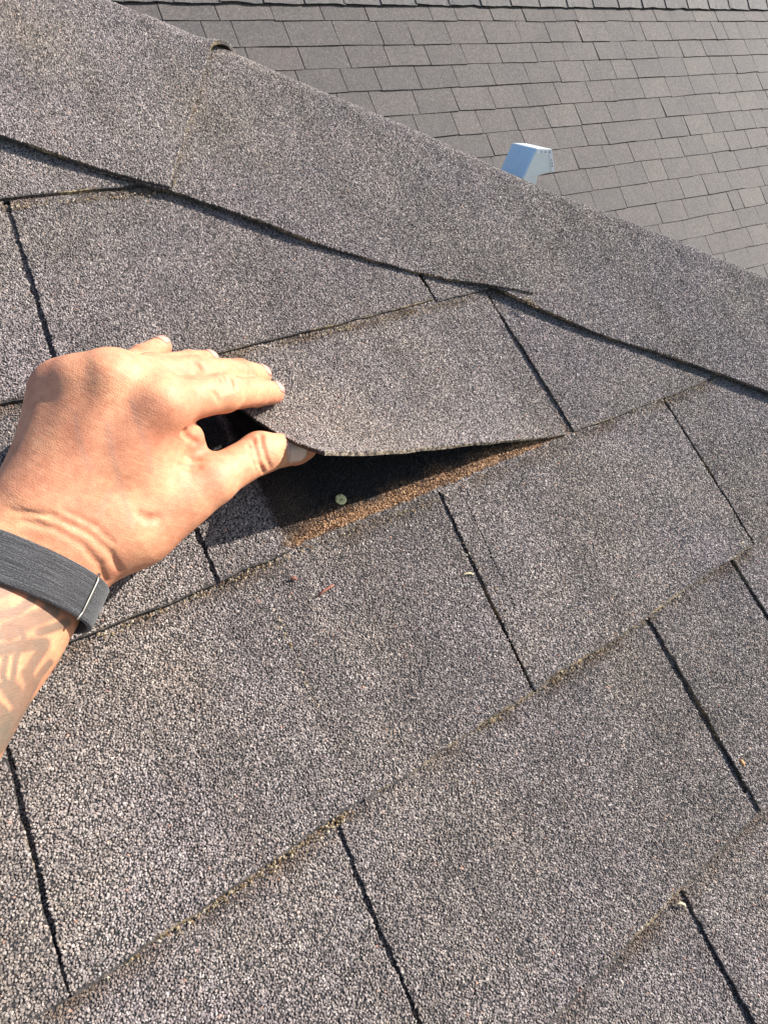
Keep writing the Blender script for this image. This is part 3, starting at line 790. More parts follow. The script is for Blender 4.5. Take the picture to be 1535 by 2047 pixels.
# ================================================================== the person's hand and forearm
VOX = 1.0
class Field:
    def __init__(s, lo, hi):
        s.lo = np.array(lo, float); n = np.ceil((np.array(hi) - s.lo) / VOX).astype(int) + 1
        s.n = n; s.d = np.full(n, 40.0, np.float32)
    def box(s, lo, hi):
        a = np.clip(np.floor((lo - s.lo) / VOX).astype(int), 0, s.n - 1); b = np.clip(np.ceil((hi - s.lo) / VOX).astype(int) + 1, 1, s.n)
        g = np.meshgrid(*[(s.lo[i] + VOX * np.arange(a[i], b[i])).astype(np.float32) for i in range(3)], indexing='ij', sparse=True)
        return tuple(slice(a[i], b[i]) for i in range(3)), g
    def cap_d(s, g, a, b, ra, rb, sq=None):
        ba = b - a; L2 = float(ba @ ba) + 1e-9
        p = [g[i] - a[i] for i in range(3)]
        t = np.clip((p[0] * ba[0] + p[1] * ba[1] + p[2] * ba[2]) / L2, 0, 1)
        q = [p[i] - t * ba[i] for i in range(3)]
        r = ra + (rb - ra) * t
        if sq is None:
            return np.sqrt(q[0] ** 2 + q[1] ** 2 + q[2] ** 2) - r
        ax, k = sq                        # flatten along the axis: k < 1 thins it
        h = q[0] * ax[0] + q[1] * ax[1] + q[2] * ax[2]
        l2 = np.maximum(q[0] ** 2 + q[1] ** 2 + q[2] ** 2 - h * h, 0)
        return (np.sqrt(l2 + (h / k) ** 2) - r) * (0.5 + 0.5 * k)
    def add(s, a, b, ra, rb, k=6.0, sq=None):
        a, b = np.array(a, float), np.array(b, float); m = max(ra, rb) + 14 + k
        sl, g = s.box(np.minimum(a, b) - m, np.maximum(a, b) + m)
        d = s.cap_d(g, a, b, ra, rb, sq); o = s.d[sl]
        h = np.clip(0.5 + 0.5 * (o - d) / k, 0, 1)
        s.d[sl] = o + (d - o) * h - k * h * (1 - h)
    def cut(s, a, b, ra, rb, k=2.0):
        a, b = np.array(a, float), np.array(b, float); m = max(ra, rb) + 5 + k
        sl, g = s.box(np.minimum(a, b) - m, np.maximum(a, b) + m)
        d = -s.cap_d(g, a, b, ra, rb); o = s.d[sl]
        h = np.clip(0.5 - 0.5 * (o - d) / k, 0, 1)
        s.d[sl] = o + (d - o) * h + k * h * (1 - h)
    def sample(s, p):
        p = (np.atleast_2d(p) - s.lo) / VOX
        p = np.clip(p, 0, s.n - 1.001); i = np.floor(p).astype(int); f = p - i
        out = 0
        for dx in (0, 1):
            for dy in (0, 1):
                for dz in (0, 1):
                    w = (f[:, 0] if dx else 1 - f[:, 0]) * (f[:, 1] if dy else 1 - f[:, 1]) * (f[:, 2] if dz else 1 - f[:, 2])
                    out = out + w * s.d[i[:, 0] + dx, i[:, 1] + dy, i[:, 2] + dz]
        return out
    def hit(s, origin, direction, far=80.0):
        """first surface point from origin along direction"""
        t = np.arange(0, far, 0.35)
        p = origin + t[:, None] * direction
        d = s.sample(p)
        k = np.argmax(d < 0)
        if d[k] >= 0: return None
        if k == 0: return p[0]
        return p[k - 1] + (p[k] - p[k - 1]) * (d[k - 1] / (d[k - 1] - d[k] + 1e-9))
    def mesh(s):
        d = s.d; n = s.n
        neg = d < 0
        c = np.zeros(n - 1, np.uint8)
        for dx in (0, 1):
            for dy in (0, 1):
                for dz in (0, 1):
                    c += neg[dx:n[0] - 1 + dx, dy:n[1] - 1 + dy, dz:n[2] - 1 + dz]
        cells = np.argwhere((c > 0) & (c < 8))
        vid = np.full(n - 1, -1, np.int64); vid[tuple(cells.T)] = np.arange(len(cells))
        acc = np.zeros((len(cells), 3)); cnt = np.zeros(len(cells))
        corners = [(x, y, z) for x in (0, 1) for y in (0, 1) for z in (0, 1)]
        for a in corners:
            for ax in range(3):
                if a[ax]: continue
                b = list(a); b[ax] = 1
                da = d[cells[:, 0] + a[0], cells[:, 1] + a[1], cells[:, 2] + a[2]]
                db = d[cells[:, 0] + b[0], cells[:, 1] + b[1], cells[:, 2] + b[2]]
                m = (da < 0) != (db < 0)
                t = np.where(m, da / (da - db + 1e-12), 0)
                p = np.repeat(np.array([a], float), len(cells), 0); p[:, ax] += t
                acc[m] += p[m]; cnt[m] += 1
        V = cells + acc / cnt[:, None]
        V = s.lo + VOX * V
        Fs = []
        for ax in range(3):
            b, c_ = (ax + 1) % 3, (ax + 2) % 3
            sl0 = [slice(None)] * 3; sl1 = [slice(None)] * 3
            sl0[ax] = slice(0, -1); sl1[ax] = slice(1, None)
            n0, n1 = neg[tuple(sl0)], neg[tuple(sl1)]
            e = np.argwhere(n0 != n1)
            ok = (e[:, b] > 0) & (e[:, c_] > 0) & (e[:, b] < n[b] - 1) & (e[:, c_] < n[c_] - 1)
            e = e[ok]; flip = n0[tuple(e.T)]
            q = []
            for ob, oc in ((1, 1), (0, 1), (0, 0), (1, 0)):
                x = e.copy(); x[:, b] -= ob; x[:, c_] -= oc
                q.append(vid[tuple(x.T)])
            q = np.stack(q, 1); q[~flip] = q[~flip][:, ::-1]
            Fs.append(q)
        F = np.concatenate(Fs); F = F[(F >= 0).all(1)]
        return V, F

def hand_pt(px, py, h): return at(px, py, h)
VIEW = unit(CAMQ - at(300, 900, 60))

# joints: photo position and height over the roof of each bone end
J = dict(
    i0=(325, 806, 80), i1=(445, 786, 66), i2=(510, 784, 40), i3=(546, 785, 24),
    m0=(228, 757, 84), m1=(390, 750, 66), m2=(478, 746, 40), m3=(520, 751, 21),
    r0=(164, 769, 78), r1=(305, 742, 56), r2=(380, 728, 37), r3=(416, 722, 22),
    p0=(128, 784, 68), p1=(225, 750, 48), p2=(285, 715, 30), p3=(322, 693, 18),
    t0=(268, 1050, 40), t1=(420, 962, 48), t2=(520, 905, 37), t3=(592, 897, 24),
    c0=(150, 1050, 46), c1=(100, 1016, 50), w0=(150, 1115, 34), w1=(46, 1068, 42),
    f0=(35, 1126, 37), f1=(-60, 1225, 41), f2=(-235, 1425, 50))
J = {k: at(*v) for k, v in J.items()}
def build_hand():
    allp = np.array(list(J.values()))
    lo = np.array([-470, -40, 4.0]); hi = np.array([-205, 215, 150.0])
    f = Field(lo, hi)
    A = f.add
    # forearm and wrist: flattened across the dorsal axis
    lat = unit(J['w0'] - J['w1']); axis = unit(J['f0'] - J['f2']); dors = unit(np.cross(lat, axis)); dors = dors if dors[2] > 0 else -dors
    A(J['f2'], J['f1'], 45, 39, 8, (dors, 0.86))
    A(J['f1'], J['f0'], 38, 30.5, 10, (dors, 0.80))
    hc = (J['c0'] + J['c1']) / 2
    A(J['f0'], hc, 30.5, 30, 14, (dors, 0.70))
    # metacarpals
    A(J['c0'] * .75 + J['c1'] * .25, J['i0'], 15, 12.6, 14)
    A(J['c0'] * .55 + J['c1'] * .45, J['m0'], 15, 12.4, 14)
    A(J['c0'] * .3 + J['c1'] * .7, J['r0'], 14, 11.4, 14)
    A(J['c1'], J['p0'], 14, 10.8, 14)
    # palm mass under the bones
    dn = -dors
    A(hc + dn * 10, (J['i0'] + J['m0']) / 2 + dn * 9, 18, 13, 16)
    A(hc + dn * 10, (J['r0'] + J['p0']) / 2 + dn * 9, 18, 13, 16)
    # thenar
    A(J['w0'] + (J['t0'] - J['w0']) * .2, J['t0'], 17, 18.5, 14)
    A(J['t0'], J['t1'], 18.5, 12.8, 12)
    A((J['t0'] + hc) / 2, J['i0'] + dn * 10 + (J['t1'] - J['i0']) * .25, 14, 9, 14)
    # web between thumb and index
    A(J['t1'] * .55 + J['t0'] * .45, J['i0'] * .62 + J['c0'] * .38 + (J['t1'] - J['i0']) * .12, 10, 10, 14)
    A(at(392, 912, 48), at(384, 872, 58), 5.5, 5.5, 9)
    # thumb
    A(J['t1'], J['t2'], 11.6, 11.0, 5)
    A(J['t2'], J['t3'], 11.0, 9.2, 5)
    A(J['t3'], at(612, 896, 22), 8.8, 6.5, 4)
    # fingers
    for c, rs in (('i', (11.2, 9.6, 8.2, 7.0)), ('m', (11.0, 9.6, 8.2, 7.0)), ('r', (10.4, 9.0, 7.8, 6.8)), ('p', (9.4, 8.0, 7.2, 6.4))):
        q = [J[c + str(k)] for k in range(4)]
        A(q[0], q[1], rs[0], rs[1], 4.0); A(q[1], q[2], rs[1] - .3, rs[2], 2.4); A(q[2], q[3], rs[2], rs[3], 2.4)
        A(q[1] + VIEW * 1.6, q[1] + VIEW * 1.6 + unit(q[2] - q[1]) * 2, rs[1] - 1.0, rs[1] - 1.2, 4)      # knuckle
    # knuckle heads on the back of the hand
    for c, r in (('i0', 10.5), ('m0', 10.5), ('r0', 9.6), ('p0', 9)):
        A(J[c] + VIEW * 2.6, J[c] + VIEW * 2.5, r, r, 8)
    # tendons and veins
    for c, k in (('i0', .7), ('m0', .52), ('r0', .3), ('p0', .08)):
        b = J['c0'] * k + J['c1'] * (1 - k)
        A(J[c] + VIEW * 9.6, J[c] * .25 + b * .75 + VIEW * 8.6, 2.2, 1.5, 10)
    for pts in ():
        w = []
        for p in pts:
            d = unit(at(*p, 20) - CAMQ); s0 = f.hit(at(*p, 150), d, 160)
            if s0 is not None: w.append(s0 + d * 1.35)
        for a, b in zip(w, w[1:]): A(a, b, 1.3, 1.3, 4.0)
    def surf(p):
        d = unit(at(*p, 20) - CAMQ); return f.hit(at(*p, 150), d, 165), d
    # creases: wrist folds, thumb joint folds, web folds
    for pts, r, dep in (
        ([(40, 1040), (110, 1058), (165, 1090), (198, 1130), (212, 1165)], 1.2, .74),
        ([(20, 1022), (100, 1030), (175, 1065), (220, 1105), (240, 1142)], 1.1, .72),
        ([(130, 1022), (190, 1050), (225, 1085)], 0.9, .72),
        ([(505, 877), (512, 900), (518, 925), (528, 945)], 1.0, .2), ([(520, 868), (524, 890), (532, 915), (540, 935)], .9, .25),
        ([(497, 886), (503, 915), (512, 940)], .8, .2),
        ([(281, 1028), (296, 1037), (316, 1036)], 2.4, .7), ([(424, 782), (432, 790), (436, 800)], .8, .3),
        ([(368, 862), (378, 876), (392, 884)], 1.5, .3), ([(372, 912), (384, 918), (396, 918)], 1.1, .3), ([(362, 930), (380, 934), (396, 934)], 1.2, .3),
        ([(446, 752), (453, 764), (455, 778)], 1.0, .25), ([(457, 750), (464, 764), (465, 777)], 1.0, .25), ([(437, 757), (443, 768), (445, 782)], .9, .25), ([(494, 756), (499, 766), (500, 776)], .8, .3), ([(382, 724), (388, 731), (391, 739)], .8, .3), ([(391, 724), (397, 731), (400, 738)], .8, .3)):
        w = [surf(p) for p in pts]
        w = [s0 - d * (r * dep) for s0, d in w if s0 is not None]
        for a, b in zip(w, w[1:]): f.cut(a, b, r, r, 1.6)
    V, F = f.mesh()
    # light smoothing
    E = np.concatenate([F[:, [0, 1]], F[:, [1, 2]], F[:, [2, 3]], F[:, [3, 0]]])
    E = np.unique(np.sort(E, 1), axis=0)
    deg = np.bincount(E.ravel(), minlength=len(V))[:, None]
    for it in range(4):
        acc = np.zeros_like(V)
        for k in range(3):
            acc[:, k] = np.bincount(E[:, 0], V[E[:, 1], k], len(V)) + np.bincount(E[:, 1], V[E[:, 0], k], len(V))
        w = 0.5 if it % 2 == 0 else -0.45
        V = V + (acc / deg - V) * w
    return f, V, F
HF, HV, HFc = build_hand()

def seg_dist(p, poly):
    best = np.full(len(p), 1e9)
    for a, b in zip(poly, poly[1:]):
        a, b = np.array(a, float), np.array(b, float); ba = b - a
        t = np.clip(((p - a) @ ba) / (ba @ ba + 1e-9), 0, 1)
        best = np.minimum(best, np.linalg.norm(p - a - t[:, None] * ba, axis=1))
    return best
def tattoo_attr(V):
    px = proj(V)
    def tp(*l): return [(x / 3.79, 1000 + y / 3.79) for x, y in l]
    bands = [(tp((-200, 760), (0, 690), (110, 620), (230, 640)), 11), (tp((-200, 900), (0, 870), (130, 845), (230, 770), (290, 660)), 7),
             (tp((60, 985), (250, 905), (390, 850), (405, 750), (330, 690)), 12), (tp((150, 950), (185, 1050), (120, 1200), (90, 1420)), 4.5),
             (tp((-200, 1150), (0, 1135), (150, 1110), (330, 1085)), 10), (tp((80, 1430), (150, 1520), (200, 1600), (60, 1690), (-150, 1730)), 15),
             (tp((210, 1310), (260, 1220), (330, 1120)), 8), (tp((205, 1310), (235, 1400), (190, 1520)), 9),
             (tp((-100, 1500), (20, 1600), (60, 1700)), 9), (tp((-150, 1010), (60, 1040), (150, 1000)), 6), (tp((300, 1000), (420, 960), (500, 930)), 7), (tp((40, 1200), (20, 1330), (60, 1430)), 5), (tp((250, 1430), (300, 1330), (380, 1230)), 5), (tp((-200, 1900), (-30, 1880), (60, 1780)), 12), (tp((-150, 1320), (-20, 1400), (80, 1440)), 6)]
    out = np.zeros(len(V))
    for poly, w in bands:
        d = seg_dist(px, poly)
        out = np.maximum(out, np.clip((w * 1.75 - d) / (w * .7), 0, 1))
    return out
def skin_material():
    m, t, b = new_mat('skin')
    tc = t.nodes.new('ShaderNodeTexCoord'); co = tc.outputs['Object']
    n1 = noise(t, co, 38, 4, 0.6).outputs['Fac']; n2 = noise(t, co, 260, 3, 0.6).outputs['Fac']
    c = ramp(t, n1, [(0.30, (0.46, 0.180, 0.102)), (0.45, (0.56, 0.246, 0.138)), (0.55, (0.60, 0.275, 0.153)), (0.70, (0.66, 0.335, 0.180))])
    c = mix(t, 1.0, c, ramp(t, n2, [(0.3, (0.88, 0.81, 0.78)), (0.7, (1.09, 1.10, 1.11))]), 'MULTIPLY')
    red = t.nodes.new('ShaderNodeAttribute'); red.attribute_name = 'flush'
    c = mix(t, math_(t, 'MULTIPLY', red.outputs['Fac'], 0.7), c, (0.58, 0.20, 0.125))
    ve = t.nodes.new('ShaderNodeAttribute'); ve.attribute_name = 'vein'
    c = mix(t, math_(t, 'MULTIPLY', ve.outputs['Fac'], 0.42), c, (0.36, 0.205, 0.155))
    ta = t.nodes.new('ShaderNodeAttribute'); ta.attribute_name = 'tattoo'
    n3 = noise(t, co, 120, 4, 0.6).outputs['Fac']
    ink = mix(t, n3, (0.072, 0.075, 0.062), (0.13, 0.118, 0.092))
    c = mix(t, math_(t, 'MULTIPLY', ta.outputs['Fac'], math_(t, 'MULTIPLY_ADD', n1, 0.8, 0.36), clamp=True), c, ink)
    link(t, c, b.inputs['Base Color'])
    b.inputs['Roughness'].default_value = 0.58
    b.inputs['Specular IOR Level'].default_value = 0.38
    b.inputs['Subsurface Weight'].default_value = 0.22
    b.inputs['Subsurface Radius'].default_value = (1.0, 0.32, 0.16)
    b.inputs['Subsurface Scale'].default_value = 0.0035
    # skin relief: fine lattice of lines stretched across the limb, wavy folds, pores
    sa = t.nodes.new('ShaderNodeAttribute'); sa.attribute_name = 'limb'
    mp = t.nodes.new('ShaderNodeMapping'); mp.inputs['Scale'].default_value = (1250, 620, 620); link(t, sa.outputs['Vector'], mp.inputs[0])
    v = voro(t, mp.outputs[0], 1.0, 'DISTANCE_TO_EDGE')
    mp2 = t.nodes.new('ShaderNodeMapping'); mp2.inputs['Scale'].default_value = (520, 70, 70); link(t, sa.outputs['Vector'], mp2.inputs[0])
    fold = noise(t, mp2.outputs[0], 1.0, 4, 0.6, 0.6).outputs['Fac']
    hgt = math_(t, 'ADD', math_(t, 'MULTIPLY', smooth(t, v.outputs['Distance'], 0.0, 0.22), 0.55), math_(t, 'MULTIPLY', n2, 0.5))
    hgt = math_(t, 'ADD', hgt, math_(t, 'MULTIPLY', fold, 2.1))
    bump(t, b, hgt, 0.28, 0.00045)
    return m
MAT_SKIN = skin_material()
def person_mesh():
    V = loc(HV)
    o = mesh_obj('person', V, HFc, [MAT_SKIN], None, None, True)
    o.matrix_world = M_ROOF
    me = o.data
    a = me.attributes.new('tattoo', 'FLOAT', 'POINT'); a.data.foreach_set('value', tattoo_attr(HV).astype(np.float32))
    fl = np.zeros(len(HV))
    for k, r in (('i0', 22), ('m0', 20), ('r0', 18), ('p0', 18), ('i1', 14), ('m1', 13), ('t3', 16), ('i3', 14), ('m3', 13), ('r3', 13), ('p3', 13), ('t1', 18)):
        fl = np.maximum(fl, np.clip(1 - np.linalg.norm(HV - J[k], axis=1) / r, 0, 1) * (1.6 if k[1] == '3' else .9))
    pxs_ = proj(HV); vn = np.zeros(len(HV))
    for pl, w in (([(214, 850), (224, 905), (238, 960), (252, 1010), (262, 1050)], 6), ([(262, 800), (278, 850), (297, 905), (300, 940)], 5), ([(150, 830), (160, 890), (180, 940)], 5), ([(238, 960), (210, 1000), (200, 1030)], 4)):
        vn = np.maximum(vn, np.clip(1 - seg_dist(pxs_, pl) / (w * 1.8), 0, 1))
    a = me.attributes.new('vein', 'FLOAT', 'POINT'); a.data.foreach_set('value', vn.astype(np.float32))
    a = me.attributes.new('flush', 'FLOAT', 'POINT'); a.data.foreach_set('value', np.clip(fl, 0, 1).astype(np.float32))
    ax = unit(J['m0'] - J['f0']); nn = unit(VIEW - ax * (VIEW @ ax)); ll = np.cross(ax, nn)
    q = (HV - J['f0']) * MM
    a = me.attributes.new('limb', 'FLOAT_VECTOR', 'POINT'); a.data.foreach_set('vector', np.c_[q @ ax, q @ ll, q @ nn].astype(np.float32).ravel())
    tag(o, 'left hand and tattooed forearm wearing a black wristband, lifting a shingle corner', 'person')
    return o
person = person_mesh()

# normals check: flip if the mesh is inside out
import bmesh
bm = bmesh.new(); bm.from_mesh(person.data)
if bm.calc_volume(signed=True) < 0:
    bmesh.ops.reverse_faces(bm, faces=bm.faces)
    bm.to_mesh(person.data)
bm.free()

def nail_material(name, k):
    m, t, b = new_mat(name)
    tc = t.nodes.new('ShaderNodeTexCoord')
    n1 = noise(t, tc.outputs['Object'], 150, 3).outputs['Fac']
    at_ = t.nodes.new('ShaderNodeAttribute'); at_.attribute_name = 'tip'
    c = ramp(t, n1, [(0.3, (0.50 * k, 0.255 * k * k, 0.205 * k * k)), (0.7, (0.57 * k, 0.31 * k * k, 0.255 * k * k))])
    c = mix(t, smooth(t, at_.outputs['Fac'], 0.84, 0.93), c, (0.54, 0.37, 0.27))
    c = mix(t, math_(t, 'SUBTRACT', 1.0, smooth(t, at_.outputs['Fac'], 0.08, 0.26)), c, (0.54, 0.31, 0.23))
    link(t, c, b.inputs['Base Color']); b.inputs['Roughness'].default_value = 0.36
    b.inputs['Subsurface Weight'].default_value = 0.15; b.inputs['Subsurface Scale'].default_value = 0.002
    return m
MAT_NAIL = nail_material('fingernail', 1.0)
MAT_TNAIL = nail_material('thumbnail', 1.3)
def fingernail(base, tip, normal, length, width, back, mat=None):
    """curved nail plate laid on the finger end: from the tip backwards"""
    d = unit(tip - base); normal = unit(normal - d * (normal @ d)); sd_ = np.cross(d, normal)
    ni, nj = 12, 12
    G = np.zeros((ni + 1, nj + 1, 3)); T = np.zeros((ni + 1, nj + 1))
    R = width / 2
    for i in range(ni + 1):
        s = i / ni
        half = R * (1 - 0.30 * max(0, (s - .72) / .28) ** 2.2 - 0.22 * max(0, (.28 - s) / .28) ** 1.8)
        for j in range(nj + 1):
            y = (j / nj * 2 - 1)
            bow = 0.10 * length * (1 - y * y)
            x = -back + (s * (length - bow * (s < .5) * 0) - length * .5) + (bow * (s - .5) * 1.0)
            p = tip + d * x + sd_ * (y * half)
            h = HF.hit(p + normal * 26, -normal, 40)
            if h is None: h = p - normal * 1.5
            edge = min(1, (1 - abs(y)) * 4, s * 5 + .25, 1.0)
            G[i, j] = h + normal * (0.25 + 0.40 * edge + (0.3 * max(0, s - .8)))
            T[i, j] = s
    for it in range(2):
        G[1:-1, 1:-1] = .5 * G[1:-1, 1:-1] + .125 * (G[2:, 1:-1] + G[:-2, 1:-1] + G[1:-1, 2:] + G[1:-1, :-2])
    V, F, I = sheet(loc(G.reshape(-1, 3)).reshape(G.shape), 0.6 * MM)
    o = mesh_obj('fingernail', V, F, [mat or MAT_NAIL], person, None, True)
    a = o.data.attributes.new('tip', 'FLOAT', 'POINT'); a.data.foreach_set('value', np.r_[T.ravel(), T.ravel()].astype(np.float32))
    return o
UPN = unit(np.array([0, .12, 1.0]))
fingernail(J['t2'], at(588, 897, 25), unit(VIEW + np.array([.02, .12, -.05])), 15.0, 13.8, 7.5, MAT_TNAIL)['label'] = 'thumb nail in the shade of the lifted shingle'
for c, L, W, bk in (('i', 10.5, 9.5, -0.5), ('m', 10.5, 9.5, -0.5), ('r', 10, 9, -0.5), ('p', 9, 8, -0.5)):
    ax = unit(J[c + '3'] - J[c + '2']); nrm = np.array([0, -.1, 1.0]) + VIEW * .5; nrm = unit(nrm - ax * (nrm @ ax))
    fingernail(J[c + '2'], J[c + '3'], nrm, L, W, bk)

# ------------------------------------------------------------------ wristband
def band_material():
    m, t, b = new_mat('heather_fabric')
    ua = t.nodes.new('ShaderNodeUVMap')
    mp = t.nodes.new('ShaderNodeMapping'); mp.inputs['Scale'].default_value = (14, 34, 1); link(t, ua.outputs[0], mp.inputs[0])
    st = noise(t, mp.outputs[0], 1.0, 3, 0.6).outputs['Fac']
    mp2 = t.nodes.new('ShaderNodeMapping'); mp2.inputs['Scale'].default_value = (260, 48, 1); link(t, ua.outputs[0], mp2.inputs[0])
    fz = noise(t, mp2.outputs[0], 1.0, 2).outputs['Fac']
    s2 = math_(t, 'ADD', math_(t, 'MULTIPLY', st, .55), math_(t, 'MULTIPLY', fz, .5))
    c = ramp(t, s2, [(0.40, (0.004, 0.004, 0.005)), (0.52, (0.024, 0.024, 0.027)), (0.66, (0.082, 0.083, 0.090))])
    link(t, c, b.inputs['Base Color']); b.inputs['Roughness'].default_value = 0.85
    b.inputs['Sheen Weight'].default_value = 0.25
    bump(t, b, s2, 1.0, 0.0016)
    return m
def wristband():
    ctr_t = np.array([28, 1143.]); 
    C0 = (at(52, 1112, 68) * .35 + at(-22, 1185, 76) * .65)
    ax = unit(J['f0'] - J['f1'])                            # towards the hand
    C0 = J['f0'] + (J['f1'] - J['f0']) * BAND_S
    lat = unit(J['w0'] - J['w1']); lat = unit(lat - ax * (lat @ ax)); dz = np.cross(ax, lat); dz = dz if dz[2] > 0 else -dz
    # tilt of the band plane so that its edges run as in the photograph
    axb = unit(ax + lat * BAND_TILT[0] + dz * BAND_TILT[1])
    lat = unit(lat - axb * (lat @ axb)); dz = unit(np.cross(axb, lat)); dz = dz if dz[2] > 0 else -dz
    nphi, nw, wid = 120, 8, 20.0
    prof = []
    rows = np.zeros((nphi, nw + 1, 3)); nr = np.zeros_like(rows)
    for i in range(nphi):
        a = 2 * math.pi * i / nphi
        d = lat * math.cos(a) + dz * math.sin(a)
        for j in range(nw + 1):
            c = C0 + axb * (j / nw - .5) * wid
            h = HF.hit(c + d * 70, -d, 75)
            r = np.linalg.norm(h - c) if h is not None else 30
            rows[i, j] = c + d * r; nr[i, j] = d
    rad = np.linalg.norm(rows - (C0 + axb * ((np.arange(nw + 1) / nw - .5) * wid)[:, None])[None], axis=2)
    # even out the radius: a strap bridges hollows
    rm = rad.max(axis=1)
    rm = np.maximum(rm, np.convolve(np.r_[rm[-8:], rm, rm[:8]], np.ones(17) / 17, 'same')[8:-8])
    rm = np.convolve(np.r_[rm[-4:], rm, rm[:4]], np.ones(9) / 9, 'same')[4:-4]
    V, UV = [], []
    t_in, t_out = 0.35, 2.3
    cross = [(-.5, t_in), (-.5, t_out - .5), (-.47, t_out)] + [(x, t_out + .12 * math.cos(x * 6)) for x in np.linspace(-.4, .4, 9)] + [(.47, t_out), (.5, t_out - .5), (.5, t_in)]
    nc = len(cross)
    for i in range(nphi):
        a = 2 * math.pi * i / nphi; d = lat * math.cos(a) + dz * math.sin(a)
        for (x, o_) in cross:
            taper = rm[i]
            V.append(C0 + axb * x * wid + d * (taper + o_))
            UV.append((i / nphi, x + .5))
    F = []
    for i in range(nphi):
        for j in range(nc):
            F.append((i * nc + j, i * nc + (j + 1) % nc, ((i + 1) % nphi) * nc + (j + 1) % nc, ((i + 1) % nphi) * nc + j))
    o = mesh_obj('wristband', loc(V), F, [band_material()], person, None, True)
    uvl = o.data.uv_layers.new(name='UVMap')
    UV = np.array(UV)
    li = np.zeros(len(o.data.loops), np.int32); o.data.loops.foreach_get('vertex_index', li)
    uvs = UV[li]
    wrap = np.zeros(len(li)); pf = np.repeat(np.arange(len(F)), 4)
    last = pf // nc == nphi - 1
    uvs[last & (uvs[:, 0] < .5), 0] += 1.0
    uvl.data.foreach_set('uv', uvs.astype(np.float32).ravel())
    bm = bmesh.new(); bm.from_mesh(o.data); bmesh.ops.recalc_face_normals(bm, faces=bm.faces); bm.to_mesh(o.data); bm.free()
    o['label'] = 'black heather fabric wristband with a metal loop'
    # metal loop bar across the band and the doubled-over strap beside it
    ib = int(BAND_CLASP / 360 * nphi) % nphi; a = 2 * math.pi * ib / nphi
    d = lat * math.cos(a) + dz * math.sin(a); tg = unit(np.cross(axb, d))
    c = C0 + d * (rm[ib] + 2.9)
    bars = []
    V, F = [], []
    nn = 10
    for k, x in enumerate(np.linspace(-.56, .56, 7)):
        for i in range(nn):
            b_ = 2 * math.pi * i / nn
            V.append(c + axb * x * wid + d * (.6 * math.cos(b_) - (0.9 if k in (0, 6) else 0)) + tg * .8 * math.sin(b_))
    for k in range(6):
        for i in range(nn): F.append((k * nn + i, k * nn + (i + 1) % nn, (k + 1) * nn + (i + 1) % nn, (k + 1) * nn + i))
    F.append(tuple(range(nn))); F.append(tuple(range(6 * nn, 7 * nn)))
    mb = metal_mat('buckle_steel', (0.22, 0.21, 0.19), 0.45)
    lp = mesh_obj('metal_loop', loc(V), F, [mb], o, None, True)
BAND_S, BAND_TILT, BAND_CLASP = 0.36, (-0.24, 0.0), 36
wristband()

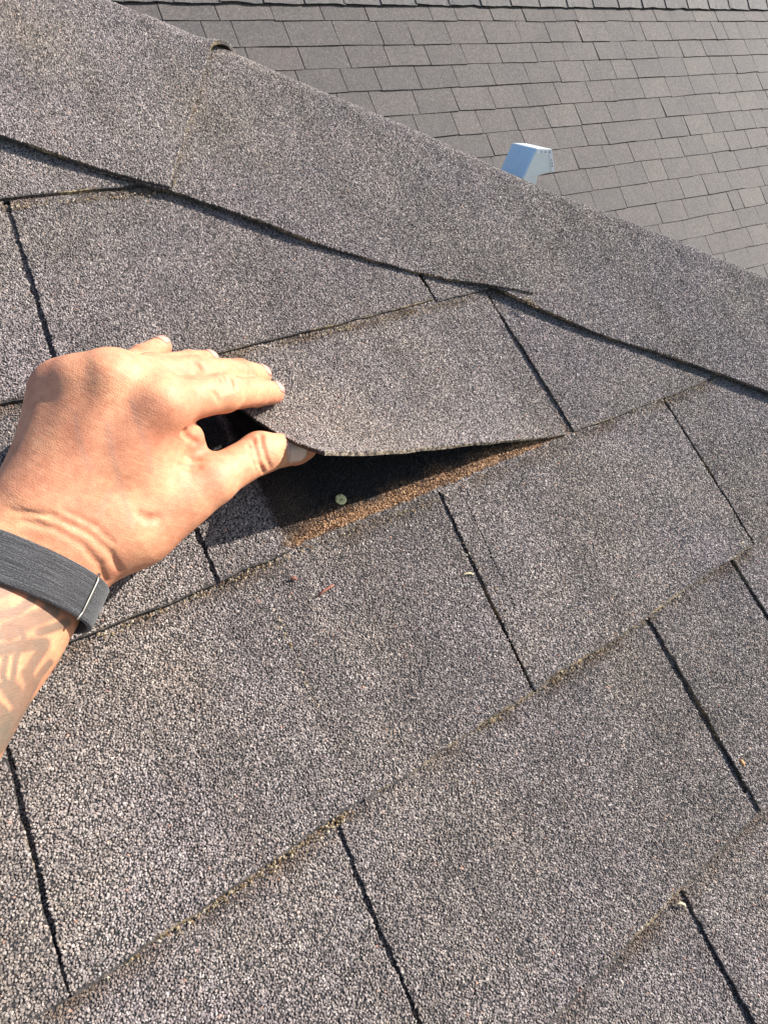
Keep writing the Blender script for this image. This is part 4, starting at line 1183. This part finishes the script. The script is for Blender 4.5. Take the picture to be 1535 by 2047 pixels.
# ------------------------------------------------------------------ debris on the shingles
def ribbon(name, px_pts, w, h, mat, thick=0.8, lift=2.0, label=None, cat='debris'):
    """small solid twig or scrap lying on the roof: swept box through photo points"""
    q = [at(*p, h) for p in px_pts]
    n = len(q); V, F = [], []
    for i, p in enumerate(q):
        d = unit(q[min(i + 1, n - 1)] - q[max(i - 1, 0)]); s_ = unit(np.array([-d[1], d[0], 0]))
        ww = w * (0.45 if i in (0, n - 1) else 1.0); z = lift * math.sin(math.pi * i / max(1, n - 1))
        for a, b in ((-1, 0), (-.6, thick), (.6, thick), (1, 0)):
            V.append(p + s_ * a * ww / 2 + np.array([0, 0, b + z]))
    for i in range(n - 1):
        for j in range(4):
            F.append((i * 4 + j, i * 4 + (j + 1) % 4, (i + 1) * 4 + (j + 1) % 4, (i + 1) * 4 + j))
    F.append((3, 2, 1, 0)); F.append(tuple((n - 1) * 4 + k for k in range(4)))
    base = loc([q[0]])[0]
    o = mesh_obj(name, loc(V) - base, F, [mat], None, None, True)
    o.matrix_world = M_ROOF @ Matrix.Translation(Vector(base))
    tag(o, label, cat)
    return o
def flat_mat(name, a, b_):
    m, t, b = new_mat(name); tc = t.nodes.new('ShaderNodeTexCoord')
    n1 = noise(t, tc.outputs['Object'], 600, 3).outputs['Fac']
    link(t, ramp(t, n1, [(0.3, a), (0.7, b_)]), b.inputs['Base Color']); b.inputs['Roughness'].default_value = .75
    return m
M_RED = flat_mat('dry_red_needle', (0.13, 0.045, 0.03), (0.28, 0.11, 0.075))
M_PALE = flat_mat('dry_husk', (0.45, 0.36, 0.20), (0.72, 0.62, 0.42))
M_ORG = flat_mat('orange_chip', (0.40, 0.18, 0.06), (0.60, 0.30, 0.12))
ribbon('leaf_scrap', [(634, 1193), (648, 1182), (660, 1174), (668, 1170)], 1.9, 5.0, M_RED, 0.9, 0.8, 'reddish brown dry leaf scrap lying below the rust stain', 'leaf scrap')
ribbon('leaf_scrap', [(580, 1157), (589, 1156), (594, 1159)], 2.4, 5.0, M_RED, 0.8, 0.5, 'tiny reddish brown crumb between the rust stain and the longer red scrap', 'leaf scrap')
ribbon('seed_husk', [(922, 1152), (930, 1148), (938, 1147), (946, 1149)], 1.3, 5.5, M_PALE, 0.8, 1.4, 'pale curled husk lying beside the long dark slot in mid roof', 'seed husk')
ribbon('seed_husk', [(1349, 1808), (1357, 1805), (1364, 1808), (1369, 1813)], 1.5, 5.5, M_PALE, 0.8, 1.4, 'pale curled husk at the head of the slot near the lower right corner', 'seed husk')
ribbon('wood_chip', [(1479, 1519), (1482, 1525), (1486, 1531)], 2.6, 5.3, M_ORG, 1.0, 0.6, 'small orange wood chip beside the slot at the right', 'wood chip')
ribbon('seed_husk', [(1478, 1087), (1482, 1085), (1487, 1084)], 1.0, 5.5, M_PALE, 0.7, 0.8, 'tiny pale husk at the foot of the slot by the right edge', 'seed husk')
